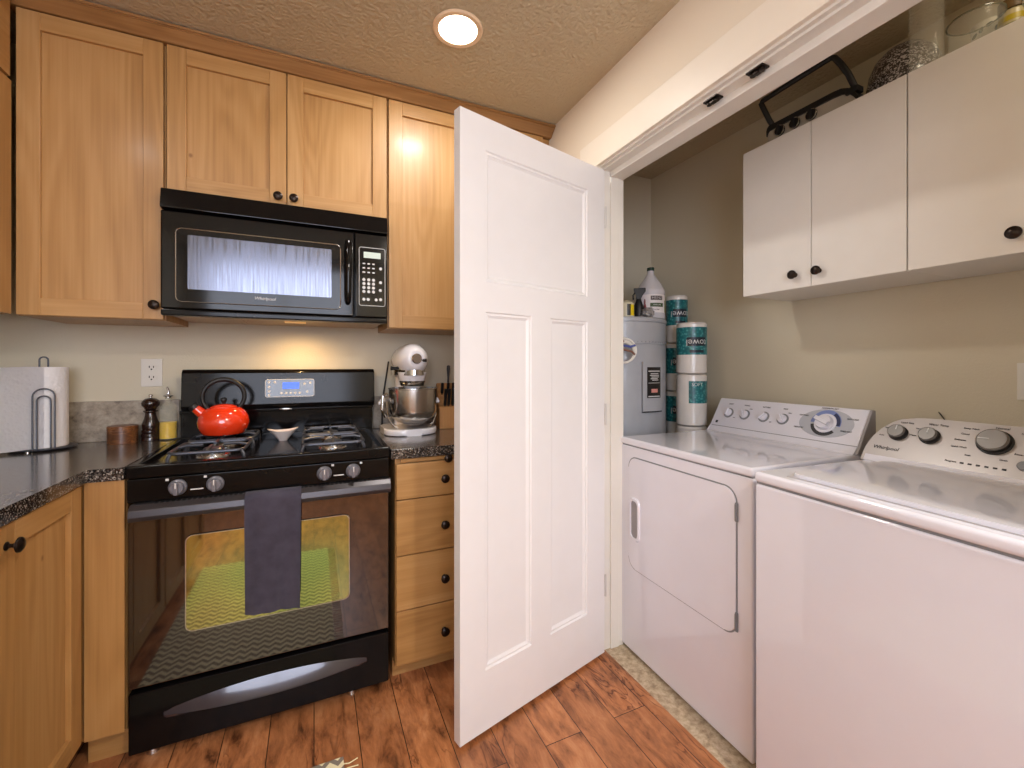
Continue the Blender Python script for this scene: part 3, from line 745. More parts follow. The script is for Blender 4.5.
# ================================================================== COUNTER THINGS, RIGHT
M_MIX = pbr('white_mixer_enamel', (240, 238, 242), 0.15, coat=0.7, var=.01)
ZR = .905
mx_ = thing('stand_mixer', 'white bowl-lift stand mixer with steel bowl right of the range', 'stand mixer', (.412, 2.073, ZR))
bs = MB().prism(rrect(-.125, .115, -.135, .165, .09, 8), 0, .030, 'XY', .010).build('base', M_MIX, mx_)
col_ = MB()
rings = []
for z, yc, hx, hy in ((.02, .130, .052, .05), (.08, .132, .045, .040), (.18, .132, .042, .038), (.26, .132, .046, .046), (.30, .12, .05, .06)):
    rings.append([(hx * math.cos(2 * math.pi * k / 24), yc + hy * math.sin(2 * math.pi * k / 24), z) for k in range(24)])
col_.loft(rings)
for s in (-1, 1): col_.tube([(s * .045, .13, .150), (s * .10, .06, .150), (s * .128, -.01, .150)], .012, 10)
col_.build('column', M_MIX, mx_)
hdm = MB(); rings = []
for y, rx, rz, zc in ((.180, .030, .030, .345), (.172, .052, .052, .342), (.13, .066, .068, .340), (.05, .071, .076, .340), (-.03, .072, .078, .340), (-.09, .068, .073, .340), (-.125, .056, .060, .342), (-.145, .040, .044, .344), (-.152, .028, .030, .345)):
    rings.append([(rx * math.cos(2 * math.pi * k / 32), y, zc + rz * math.sin(2 * math.pi * k / 32)) for k in range(32)])
hdm.loft(rings); hdo = hdm.build('motor_head', M_MIX, mx_)
bnd = MB(); 
for zc, rx, h in ((.305, .0735, .008), (.283, .072, .012)):
    bnd.loft([[( (rx + e) * math.cos(2 * math.pi * k / 40), .03 + (.170) * math.sin(2 * math.pi * k / 40), zc + d) for k in range(40)] for e, d in ((0, -h), (.002, -h), (.002, h), (0, h))], cap=False)
bnd.build('trim_band', M_CHROME, hdo)
MB().cyl((0, -.150, .345), (0, -.166, .345), .024, .022, 24, .003).build('hub_cap', M_CHROME, hdo)
MB().cyl((.026, -.146, .338), (.044, -.156, .338), .006, .008, 12).build('hub_knob', M_BLACKM, hdo)
MB().cyl((-.070, -.03, .302), (-.092, -.03, .302), .007, .010, 14).build('speed_lever', M_BLACKM, hdo)
MB().lathe([(0, .205), (.030, .205), (.045, .225), (.058, .250), (.066, .285), (0, .285)], (0, -.06, 0), 32).build('planetary', M_MIX, mx_)
MB().lathe([(.047, .222), (.052, .222), (.060, .245), (.056, .245)], (0, -.06, 0), 32).build('planetary_band', M_CHROME, mx_)
MB().cyl((-.004, -.06, .12), (-.004, -.06, .21), .008, n=14).build('beater_shaft', M_STEEL, mx_)
bl = MB().lathe([(0, .040), (.046, .040), (.048, .046), (.070, .055), (.098, .078), (.108, .105), (.110, .205), (.113, .207), (.113, .211), (.108, .211), (.107, .110), (.096, .082), (.068, .060), (0, .052)], (.010, -.030, 0), 48)
blo = bl.build('mixing_bowl', M_STEEL, mx_)
MB().tube([(-.116, -.06, .185), (-.135, -.085, .178), (-.138, -.09, .12), (-.122, -.07, .088), (-.10, -.05, .085)], .008, 10).build('bowl_handle', M_STEEL, blo)
for s in (-1, 1): MB().box(s * .128 - .012 - .008, s * .128 + .012 - .008, -.048, -.022, .138, .152, .003).build('bowl_pin', M_MIX, blo)
for s in (-1, 1): MB().tube([(s * .108, -.02, .15), (s * .112, -.06, .085), (s * .088, -.085, .045), (s * .07, -.09, .034)], .004, 8).build('lift_rod', M_STEEL, mx_)
tag(MB().tube([(.310, 2.250, .912), (.312, 2.252, 1.0), (.318, 2.248, 1.08), (.335, 2.262, 1.18), (.345, 2.27, 1.24)], .004, 8).build('mixer_cord', M_BLACKM), 'thin dark cord hanging on the wall behind the stand mixer', 'cord')

M_BLOCK = wood('knife_block_wood', 'Z', (150, 94, 46), (196, 140, 84), (220, 170, 112), .45, .1, 1.5)
kb = thing('knife_block', 'light wood knife block beside the steel mixing bowl', 'knife block', (.628, 2.150, ZR), R(-6))
MB().prism([(-.055, 0), (.085, 0), (.100, .19), (.045, .225), (.035, .205), (-.02, .115), (-.055, .105)], -.058, .058, 'YZ', .003).build('block', M_BLOCK, kb)
def knife(label, x, y, z, L, name='kitchen_knife'):
    t = thing(name, label, 'knife', kb.matrix_basis @ Vector((x, y, z)), R(-6))
    MB().prism([(-.008, -.003), (.008, -.003), (.009, L * .5), (.011, L), (-.004, L + .004), (-.007, L * .6)], -.0065, .0065, 'YZ', .0025, M=RX(22)).build('handle', M_BLACKM, t)
    MB().box(-.003, .003, -.006, .006, -.03, -.001, M=RX(22)).build('blade', M_STEEL, t)
    return t
for i, (x, nm) in enumerate(((-.028, 'leftmost of the four in the lower row'), (-.010, 'second from the left in the lower row'), (.010, 'third from the left in the lower row'), (.030, 'rightmost of the four in the lower row'))):
    knife('black handled steak knife in the knife block, ' + nm, x, -.036, .118, .085)
for i, (x, nm) in enumerate(((-.035, 'left end'), (-.005, 'middle left'), (.022, 'middle right'), (.045, 'right end'))):
    knife('black handled kitchen knife at the ' + nm + ' of the upper row of the knife block', x, .012, .178, .05 )
st_ = thing('sharpening_steel', 'grey sharpening steel standing tallest in the knife block', 'sharpening steel', kb.matrix_basis @ Vector((.002, .040, .222)), R(-6))
MB().lathe([(0, 0), (.006, 0), (.005, .03), (.0095, .075), (.0085, .092), (0, .096)], n=16, M=RX(6)).build('handle', M_IRON, st_)
MB().cyl((0, 0, -.02), (0, 0, .002), .004, n=10).build('rod', M_STEEL, st_)
# ================================================================== DRYER  (local x = along the front towards the camera, y = into the closet)
DWd = .645
dy = thing('clothes_dryer', 'white front-loading clothes dryer just inside the closet beside the open white door', 'dryer', (1.225, 1.535, 0), R(-91.8))
MB().box(0, DWd, 0, .66, .012, .877, .006, 3).build('body', M_APPL, dy)
MB().box(-.001, DWd + .001, -.004, .70, .881, .910, .009, 4).build('top', M_APPL, dy)
MB().box(.004, DWd - .004, .004, .65, .876, .882).build('top_seam', M_GREY, dy, sharp=0)
dd = MB().prism(rrect(.058, .588, .368, .832, .045, 8), -.004, .001, 'XZ', .003).build('door', M_APPL, dy)
gp = MB().prism(rrect(.0535, .5925, .3635, .8365, .049, 8), -.0006, .002, 'XZ').build('door_gap', M_GREY, dy)
hp = MB(); O = rrect(.066, .134, .486, .668, .026, 6); I = rrect(.078, .122, .500, .654, .018, 6)
hp.loft([[(x, -.0035, z) for x, z in O], [(x, -.0105, z) for x, z in rrect(.069, .131, .490, .664, .024, 6)], [(x, -.0105, z) for x, z in I], [(x, -.0038, z) for x, z in I]], cap=False)
ho = hp.build('door_handle', M_APPL, dd)
MB().prism(I, -.0046, -.0039, 'XZ').build('handle_recess', M_APPLG, dd)
for z0 in (.730, .386): MB().box(.586, .596, -.006, .0, z0, z0 + .060, .002).cyl((.591, -.007, z0 + .004), (.591, -.007, z0 + .056), .0035, n=10).build('hinge', M_GREY, dd)
for x in (.05, DWd - .05):
    for y in (.06, .60): MB().cyl((x, y, 0), (x, y, .02), .02, n=14).build('foot', M_BLACKM, dy)
cn = MB().prism([(.485, .908), (.505, .912), (.522, .936), (.592, 1.060), (.600, 1.062), (.612, 1.058), (.615, .905), (.485, .9)], .004, DWd - .004, 'YZ', .004)
cno = cn.build('console', M_APPL, dy)
MB().prism([(.505, .911), (.522, .936), (.592, 1.060), (.600, 1.062), (.612, 1.058), (.614, .911)], DWd - .0042, DWd + .005, 'YZ', .002).build('console_end', M_APPLG, dy)
AC = T((0, .522, .936)) @ RX(-math.degrees(math.atan2(.070, .124)))     # console face: x along, z up the slope, -y outwards
MB().box(.013, DWd - .005, -.0008, .001, -.0015, .0010, M=AC).build('console_seam', M_GREY, cno, sharp=0)
def dial(parent, AC, x, z, r, name='control_knob', m=M_APPL, ring=M_GREY, ang=20, h=.020):
    o = MB().lathe([(0, 0), (r * 1.32, 0), (r * 1.30, .003), (r * 1.05, .004), (0, .004)], n=28, M=AC @ T((x, 0, z)) @ RX(90)).build('knob_skirt', ring, parent)
    A = AC @ T((x, -.003, z)) @ RX(90)
    MB().lathe([(0, 0), (r, 0), (r, .006), (r * .88, h * .55), (0, h * .55)], n=28, M=A).box(-r * .26, r * .26, -r * .92, r * .92, h * .4, h, .002, 2, M=A @ RZ(ang)).build(name, m, o)
    return o
for x, a in ((.081, 0), (.166, 35), (.260, -40), (.345, 35)):
    dial(dy, AC, x, .070, .0185, ang=a)
for x, s in ((.065, 'START'), (.150, 'SIGNAL'), (.245, 'DRYNESS'), (.330, 'TEMP')):
    text(s, .0085, M_DARKPRINT, cno, AC @ T((x + .012, -.0006, .116)))
for x in (.147, .326):
    text('OFF', .006, M_DARKPRINT, cno, AC @ T((x - .03, -.0006, .050))); text('HIGH', .006, M_DARKPRINT, cno, AC @ T((x + .040, -.0006, .100)))
E_ = MB().prism([(.512 + .098 * math.cos(2 * math.pi * k / 48), .074 + .058 * math.sin(2 * math.pi * k / 48)) for k in range(48)], -.0008, .001, 'XZ', M=AC)
eo = E_.build('dial_plate', pbr('dial_grey', (176, 178, 186), .5), dy, sharp=0)
def arc(a0, a1, r0, r1, y):
    n = 24; mb = MB(); mb.prism([(.512 + r0 * math.cos(R(a0 + (a1 - a0) * k / n)), .074 + r0 * math.sin(R(a0 + (a1 - a0) * k / n))) for k in range(n + 1)] +
             [(.512 + r1 * math.cos(R(a1 + (a0 - a1) * k / n)), .074 + r1 * math.sin(R(a1 + (a0 - a1) * k / n))) for k in range(n + 1)], y, -.0005, 'XZ', M=AC); return mb
arc(-10, 180, .036, .055, -.0014).build('blue_band', pbr('dial_blue', (120, 136, 190), .5), eo, sharp=0)
arc(190, 320, .036, .052, -.0014).build('dark_band', M_DARKPRINT, eo, sharp=0)
arc(-8, 60, .040, .052, -.0018).build('navy_band', pbr('dial_navy', (40, 46, 84), .5), eo, sharp=0)
dial(dy, AC @ T((0, -.001, 0)), .512, .074, .030, 'timer_knob', ring=M_APPL, ang=68, h=.030)
for x, z, s in ((.425, .098, 'COTTONS'), (.600, .100, 'EASY CARE'), (.590, .050, 'TIMED DRY'), (.512, .136, 'AUTOMATIC DRY'), (.420, .045, 'DELICATES')):
    text(s, .0075, M_DARKPRINT, cno, AC @ T((x, -.0016, z)))
MB().box(.028, .040, -.0012, .001, .014, .026, .0, M=AC).build('logo_badge', M_DARKPRINT, cno, sharp=0)

# ================================================================== WASHER
WWd = .70
ws = thing('washing_machine', 'white top-loading washing machine with silver console at the right edge', 'washing machine', (1.142, .838, 0), R(-94.6))
MB().box(0, WWd, 0, .66, .012, .886, .008, 3).build('body', M_APPL, ws)
MB().box(.004, WWd - .004, .004, .65, (.8855), .8915).build('top_seam', M_GREY, ws, sharp=0)
MB().box(-.001, WWd + .001, -.004, .67, .891, .920, .010, 4).build('top', M_APPL, ws)
lid = MB().prism(rrect(.075, WWd - .075, .036, .455, .03, 5), .918, .931, 'XY', .004).build('lid', M_APPL, ws)
MB().box(.075, WWd - .075, .028, .036, .9195, .9205).build('lid_gap', M_APPLG, ws)
for x in (.05, WWd - .05):
    for y in (.06, .60): MB().cyl((x, y, 0), (x, y, .02), .02, n=14).build('foot', M_BLACKM, ws)
# console: outline in its own slanted plane, rounded upper corners
slope = math.degrees(math.atan2(.090, .135))
AW = T((0, .466, .918)) @ RX(-slope)
hgt = .168
out = [(-.012, 0), (-.010, .030)] + [(-.010 + .105 * (1 - math.cos(R(a))), .030 + (hgt - .030) * math.sin(R(a))) for a in range(8, 91, 8)] + [(.13, hgt + .003), (WWd - .13, hgt + .003)] + \
      [(WWd + .010 - .105 * (1 - math.cos(R(a))), .030 + (hgt - .030) * math.sin(R(a))) for a in range(88, 0, -8)] + [(WWd + .010, .030), (WWd + .012, 0)]
co = MB().prism(out, 0, .060, 'XZ', .004, M=AW).build('console', M_SILVER, ws)
MB().prism([(.0, 0), (WWd, 0), (WWd, .022), (0, .022)], -.004, .004, 'XZ', .0015, M=AW).build('console_rail', M_APPL, co)
MB().box(.02, WWd - .02, .55, .66, .915, 1.0).build('console_back', M_APPL, ws)
def wdial(x, z, r, ang):
    o = MB().lathe([(0, 0), (r * 1.16, 0), (r * 1.16, .003), (r * 1.02, .004), (r * 1.02, .014), (0, .014)], n=36, M=AW @ T((x, 0, z)) @ RX(90)).build('knob_base', M_BLACKM, ws)
    MB().lathe([(0, .014), (r * 1.02, .014), (r * 1.02, .018), (r * .93, .0215), (r * .90, .0205), (0, .0205)], n=36, M=AW @ T((x, 0, z)) @ RX(90)).build('control_knob', pbr('knob_silver', (132, 128, 124), .3, .6), o)
    MB().box(-.0012, .0012, -r * .85, -r * .15, .0206, .0212, M=AW @ T((x, 0, z)) @ RX(90) @ RZ(ang)).build('pointer', M_PRINT, o)
wdial(.064, .108, .0215, 180); wdial(.142, .110, .0215, 180); wdial(.279, .116, .0315, -90)
MB().lathe([(0, 0), (.013, 0), (.013, .004), (.011, .006), (0, .006)], n=24, M=AW @ T((.345, 0, .060)) @ RX(90)).build('start_button', M_GREY, ws)
text('Whirlpool', .0165, M_DARKPRINT, co, AW @ T((.046, -.0006, .052)), ital=.15)
for x, z, s in ((.066, .148, 'Load Size'), (.142, .151, 'Water Temp'), (.275, .160, 'Normal')): text(s, .0088, M_DARKPRINT, co, AW @ T((x + .01, -.0006, z)))
for x, z, s in ((.030, .124, 'Small'), (.022, .096, 'Auto'), (.108, .132, 'Hot'), (.101, .108, 'Warm'), (.225, .150, 'Deep Wash'), (.216, .132, 'Casual'), (.210, .112, 'Delicates'), (.212, .090, 'Quick Wash'), (.236, .068, 'Soak'),
                (.338, .150, 'Heavy Duty'), (.344, .130, 'Bulky'), (.346, .110, 'Towels'), (.338, .090, 'Rinse & Spin'), (.306, .068, 'Drain')):
    text(s, .0068, M_DARKPRINT, co, AW @ T((x, -.0006, z)))
il = MB()
for k in range(6): il.box(.226 + .0165 * k, .234 + .0165 * k, -.0010, .001, .040, .0445, M=AW)
il.build('indicator_lights', M_DARKPRINT, co, sharp=0)
text('Progress', .007, M_DARKPRINT, co, AW @ T((.206, -.0006, .043)))

# ================================================================== WHITE CLOSET WALL CABINETS
XC, ZA, ZB = 1.69, 1.517, 2.134
def closet_cab(label, y_left, doors, w, group=None):
    t = thing('closet_wall_cabinet', label, 'cabinet', (XC + .018, y_left, ZA), R(-90))
    h = ZB - ZA
    cb = MB().box(0, w, 0, .298, 0, h).build('carcass', M_MEL, t, sharp=0)
    for x0, x1, kx in doors:
        o = MB().box(x0, x1, -.018, -.0015, .0, h, .001, 1).build('door', M_MEL, t, sharp=0)
        knob(o, kx, .052, -.018)
    return t
closet_cab('white flat two-door cabinet on the closet wall, holding up the indoor grill', 1.295, [(.001, .2815, .224), (.2845, .5695, .311)], .571)
closet_cab('white flat two-door cabinet on the closet wall, over the washer at the photo edge', .722, [(.001, .2815, .232), (.2845, .5695, .335)], .571)

# things on top of the white cabinets
Z2 = ZB + .001
M_INOX = pbr('dull_stainless', (196, 188, 174), .32, .4)
gl = thing('indoor_grill', 'stainless indoor grill with black bail handle and three black knobs on the white cabinet', 'indoor grill', (1.72, 1.205, Z2), R(-90))
gb = MB().prism([(0, .006), (0, .052), (.010, .066), (.26, .066), (.30, .055), (.328, .022), (.335, .006)], 0, .075, 'XZ', .004)
gb.build('body', M_INOX, gl)
tr = MB(); tpth = [(.001, .050), (.004, .060), (.012, .069), (.255, .069), (.283, .066), (.306, .055), (.322, .036), (.336, .014)]
tr.loft([[(x, y0, z + dz) for y0, dz in ((-.008, -.013), (-.008, .008), (.077, .008), (.077, -.004), (.004, -.013))] for x, z in tpth])
tr.build('lid_rim', M_BLACKM, gl)
for x in (.055, .115, .178):
    k_ = MB().lathe([(0, 0), (.021, 0), (.020, .006), (.018, .008), (0, .008)], n=24, M=T((x, -.001, .037)) @ RX(90)).build('control_knob', M_BLACKM, gl)
    MB().tube([(x + .0195 * math.cos(R(a)), -.0075, .037 + .0195 * math.sin(R(a))) for a in range(0, 360, 18)], .0022, 6, True).build('knob_ring', M_CHROME, k_)
    MB().box(x - .005, x + .005, -.022, -.006, .019, .055, .002).build('knob_grip', M_BLACKM, k_)
hb = MB().tube([(.022, .02, .062), (.014, -.006, .098), (.004, -.028, .145), (-.003, -.034, .170), (.004, -.035, .177), (.13, -.036, .182), (.262, -.036, .187), (.275, -.034, .182), (.292, -.026, .150), (.308, -.012, .110), (.318, .01, .062)], .0102, 12)
hb.build('bail_handle', M_BLACKM, gl)
MB().box(.295, .335, -.010, .03, .040, .062, .004).build('hinge_block', M_BLACKM, gl)
for x in (.03, .32):
    for y in (.018, .058): MB().cyl((x, y, 0), (x, y, .008), .010, n=12).build('foot', M_BLACKM, gl)

ro = thing('roasting_pot', 'round speckled dark enamel roasting pot on top of the white closet cabinet', 'pot', (1.902, .822, Z2))
MB().lathe([(0, 0), (.078, 0), (.094, .012), (.100, .05), (.102, .085), (.105, .088), (.105, .094), (0, .094)], n=56).build('body', M_GRANW, ro)
MB().lathe([(.104, .0945), (.104, .098), (.102, .102), (.099, .130), (.082, .172), (.056, .200), (.02, .210), (0, .211)], n=56).build('lid', M_GRANW, ro)
M_CLEAR = pbr('thin_clear_glass', (232, 230, 220), .04, alpha=.10, var=0)
def clear_jar(name, label, cat, loc, r, h, th=.003, flare=0):
    return tag(MB().lathe([(0, 0), (r - .003, 0), (r, .004), (r + flare, h), (r + flare - th, h), (r - th, .008), (0, .007)], n=48).build(name, M_CLEAR, sharp=40, loc=loc), label, cat)
clear_jar('glass_vase', 'tall clear glass cylinder vase standing before the speckled roasting pot', 'vase', (1.738, .695, Z2), .042, .28)
clear_jar('glass_bowl', 'open clear glass container on the white cabinet right of the tall vase', 'bowl', (1.782, .600, Z2), .058, .108, .004, .004)
rim = MB().lathe([(.0615, .106), (.0632, .107), (.0632, .110), (.0600, .110), (.0590, .107), (.0615, .106)], n=48)
rim.build('rim', pbr('glass_rim_edge', (120, 116, 96), .1, alpha=.8, var=0), [o for o in COL.objects if o.name == 'glass_bowl'][0])
mgj = thing('leaf_mug', 'white mug with dark green leaf pattern behind the clear glass container', 'mug', (1.925, .620, Z2))
MB().lathe([(0, 0), (.032, 0), (.035, .004), (.037, .155), (.034, .155), (.032, .008), (0, .007)], n=36).build('body', pbr('cream_glaze', (222, 216, 200), .3, coat=.4), mgj)
lf = MB()
for k in range(9):
    a = R(150 + (k % 5) * 26 + (10 if k > 4 else 0)); z = .128 if k < 5 else .045
    cl = RZ(math.degrees(a)) @ T((.0372, 0, z + .008 * ((k * 7) % 3 - 1))) @ RX(35 + 40 * (k % 2))
    lf.lathe([(0, 0), (.009, .0), (.009, .0012), (0, .0018)], n=14, M=cl @ RY(90), sx=.55, sy=1.0)
lf.build('leaf_pattern', pbr('leaf_green', (26, 52, 40), .4), mgj)
yj = thing('spice_jar', 'small cream jar with brown and yellow bands on the white cabinet', 'jar', (1.862, .548, Z2))
MB().lathe([(0, 0), (.027, 0), (.029, .003), (.029, .115), (.024, .122), (0, .122)], n=36).build('body', pbr('jar_cream', (206, 190, 150), .3), yj)
MB().lathe([(.0292, .086), (.0298, .086), (.0298, .102), (.0292, .102)], n=36).build('yellow_band', pbr('mustard', (196, 172, 52), .4), yj)
MB().lathe([(.0292, .070), (.0298, .070), (.0298, .078), (.0292, .078)], n=36).build('olive_band', pbr('olive', (120, 118, 58), .4), yj)
MB().lathe([(.0255, .1225), (.030, .1225), (.030, .150), (0, .151), (0, .1225)], n=36).build('lid', pbr('jar_lid_brown', (110, 84, 50), .45), yj)
tb = thing('teal_bowl', 'teal and white striped bowl at the top right corner on the white cabinet', 'bowl', (1.79, .448, Z2))
MB().lathe([(0, 0), (.03, 0), (.032, .006), (.052, .05), (.060, .10), (.057, .10), (.049, .052), (.028, .010), (0, .009)], n=48).build('body', pbr('teal_glaze', (110, 160, 160), .25, coat=.5), tb)
for z in (.036, .058, .080):
    r = .032 + (.028) * ((z - .006) / .094) ** .75
    MB().lathe([(r - .001, z - .003), (r + .0022, z - .003), (r + .0034, z + .003), (r - .001, z + .003)], n=48).build('white_band', M_WHITE, tb)

# ================================================================== WATER HEATER CORNER
HX, HY, HR, HZ = 1.49, 1.90, .25, 1.458
M_TANK = pbr('grey_tank_enamel', (160, 162, 168), .35, coat=.2)
wh = thing('water_heater', 'tall grey cylindrical water heater in the closet corner behind the dryer', 'water heater', (HX, HY, 0))
MB().lathe([(0, .03), (HR - .004, .03), (HR, .034), (HR, 1.322), (HR - .004, 1.3235), (HR - .004, 1.3265), (HR, 1.328), (HR, HZ - .028), (HR - .003, HZ - .026), (HR - .003, HZ - .023), (HR + .003, HZ - .022), (HR + .003, HZ - .006), (HR - .004, HZ), (0, HZ)], n=96).build('tank', M_TANK, wh)
sb = MB()
for k in range(30):
    a = R(190 + k * 5); sb.ell(((HR + .0005) * math.cos(a), (HR + .0005) * math.sin(a), 1.336), .003, .003, .003, 8, 6)
sb.build('seam_rivets', M_GREY, wh)
for a in (200, 320, 80): MB().cyl((.2 * math.cos(R(a)), .2 * math.sin(R(a)), 0), (.2 * math.cos(R(a)), .2 * math.sin(R(a)), .032), .02, n=12).build('foot', M_BLACKM, wh)
pn = MB().patch(HR, 259.5, 287, .995, 1.238, .014).build('access_panel', M_TANK, wh, sharp=20)
MB().patch(HR, 260, 286.5, .992, .998, .015).build('panel_lip', M_BLACKM, pn, sharp=20)
MB().patch(HR + .014, 264.5, 284, 1.062, 1.212, .0008).build('warning_label', pbr('label_black', (22, 20, 20), .4), pn, sharp=20)
MB().patch(HR + .0148, 266, 282.5, 1.190, 1.195, .0005).patch(HR + .0148, 266, 282.5, 1.134, 1.136, .0005).patch(HR + .0148, 266, 282.5, 1.067, 1.072, .0005).build('label_lines', M_PRINT, pn, sharp=20)
MB().patch(HR + .0148, 270, 279, 1.088, 1.106, .0006).build('label_emblem', pbr('label_pink', (210, 140, 130), .5), pn, sharp=20)
for z, a0, a1 in ((1.178, 269, 280), (1.170, 268, 281), (1.162, 270, 281), (1.154, 269, 279), (1.147, 271, 280)):
    MB().patch(HR + .0148, a0, a1, z, z + .004, .0005).build('label_line', M_PRINT, pn, sharp=20)
cc = MB()
for k, (r, dz) in enumerate(((.052, 0), (.057, .006), (.048, -.004))):
    cc.tube([(r * math.cos(R(a)), -.010 - .004 * k + .003 * math.sin(R(a * 3 + k * 50)), r * math.sin(R(a)) + dz) for a in range(0, 360, 12)], .0052, 8, True)
q_ = thing('cable_coil', 'coil of white, blue and brown cable hanging on the front of the water heater', 'cable', (1.334, 1.654, 1.285), R(-32))
cc.build('white_loop', M_WHITE, q_)
MB().tube([(-.045, -.030, .012), (-.01, -.034, .03), (.03, -.032, .022), (.052, -.03, .03)], .0055, 8).build('blue_wire', pbr('cable_blue', (70, 84, 150), .4), q_)
MB().tube([(-.046, -.031, -.002), (-.01, -.035, .012), (.035, -.033, .0), (.050, -.03, -.014)], .005, 8).tube([(-.05, -.03, .03), (-.02, -.033, .044), (.0, -.03, .05)], .005, 8).build('brown_wire', pbr('cable_brown', (120, 84, 70), .4), q_)
MB().cyl((0, .0, .055), (0, .03, .055), .005, n=8).build('hook', M_GREY, q_)

# vinegar jug on the heater
M_JUG = NT('cloudy_jug_plastic'); _b = M_JUG.b; _b.inputs['Base Color'].default_value = lin((236, 234, 240)); _b.inputs['Transmission Weight'].default_value = .3; _b.inputs['Roughness'].default_value = .18; _b.inputs['IOR'].default_value = 1.2; M_JUG = M_JUG.mat
jr = .072
jg = thing('vinegar_jug', 'clear plastic vinegar jug with dark green cap standing on the water heater', 'jug', (HX + .719 * (HR - jr - .004), HY - .695 * (HR - jr - .004), HZ + .001), R(-42))
jg.scale = (1, 1, .97)
MB().lathe([(0, 0), (jr - .008, 0), (jr, .006), (jr, .028), (jr - .002, .032), (jr - .002, .132), (jr, .136), (jr, .152), (jr - .003, .160), (.056, .190), (.034, .222), (.019, .246), (.0165, .256), (.0165, .268), (0, .268)], n=48).build('body', M_JUG, jg)
MB().lathe([(0, .266), (.0185, .266), (.019, .270), (.019, .282), (.017, .284), (0, .284)], n=28).build('cap', pbr('cap_green', (18, 44, 34), .4), jg)
lb = MB().patch(jr - .002, 195, 352, .034, .130, .0010).build('paper_label', pbr('label_white', (232, 226, 226), .5), jg, sharp=20)
MB().patch(jr - .0008, 270, 322, .100, .122, .0006).build('brand_plate', pbr('label_brand_dark', (70, 50, 50), .5), lb, sharp=20)
MB().patch(jr - .0006, 268, 326, .064, .084, .0006).build('green_band', pbr('label_green', (66, 86, 50), .5), lb, sharp=20)
MB().patch(jr - .0006, 340, 352, .036, .100, .0006).build('green_edge', pbr('label_green2', (120, 136, 60), .5), lb, sharp=20)
text('HEINZ', .019, M_PRINT, lb, RZ(26) @ T((0, 0, .111)), bend=jr + .0002)
text('VINEGAR', .010, M_PRINT, lb, RZ(26) @ T((0, 0, .074)), bend=jr + .0004)
text('5% acidity', .009, M_DARKPRINT, lb, RZ(22) @ T((0, 0, .050)), bend=jr - .0005)
pk = MB()
for a, z, rx, rz in ((247, .060, .013, .022), (246, .088, .008, .020), (252, .050, .010, .014)):
    pk.ell(((jr - .001) * math.cos(R(a)), (jr - .001) * math.sin(R(a)), z), rx * .5, rx * .5, rz, 14, 10)
pk.build('printed_pickle', pbr('label_plum', (140, 66, 70), .5), lb)

# clutter beside the jug
tg = thing('trigger_sprayer', 'black trigger sprayer leaning beside the vinegar jug on the water heater', 'spray bottle', (1.512, 1.752, HZ + .001), R(-40))
MB().lathe([(0, 0), (.026, 0), (.028, .004), (.028, .055), (.014, .090), (.012, .100), (0, .100)], n=28).build('bottle', M_BLACKM, tg)
MB().prism([(-.014, .10), (.012, .10), (.014, .118), (.034, .138), (.034, .156), (-.026, .156), (-.024, .140), (-.012, .128)], -.011, .011, 'XZ', .003).build('spray_head', M_BLACKM, tg)
MB().tube([(-.016, 0, .138), (-.028, 0, .120), (-.026, 0, .098)], .004, 8).build('trigger', M_BLACKM, tg)
yc = thing('small_can', 'small cream can with yellow and black label on the water heater edge', 'can', (1.412, 1.726, HZ + .001))
MB().lathe([(0, 0), (.038, 0), (.039, .003), (.039, .062), (.036, .070), (.018, .082), (0, .083)], n=32).build('body', pbr('can_cream', (206, 196, 168), .35), yc)
MB().patch(.039, 250, 300, .006, .060, .0008).build('yellow_label', pbr('label_yellow', (222, 196, 30), .4), yc, sharp=20)
MB().patch(.0392, 236, 262, .006, .062, .0009).patch(.0392, 296, 330, .012, .06, .0009).build('black_label', pbr('label_black2', (26, 26, 28), .4), yc, sharp=20)
gc = thing('grey_parts_bag', 'crumpled grey bag of small parts on the water heater between can and jug', 'bag', (1.528, 1.702, HZ + .001))
bb = bmesh.new(); bmesh.ops.create_icosphere(bb, subdivisions=4, radius=1)
for v in bb.verts:
    n_ = 1 + .16 * math.sin(7 * v.co.x + 3) * math.cos(6 * v.co.y) + .10 * math.sin(13 * v.co.z + 9 * v.co.x)
    v.co = Vector((v.co.x * .030 * n_, v.co.y * .030 * n_, .024 + max(-.024, v.co.z * .028 * n_)))
MB().put(bb).build('bag', pbr('bag_grey', (150, 146, 144), .3, coat=.4, var=.5, nscale=60), gc)

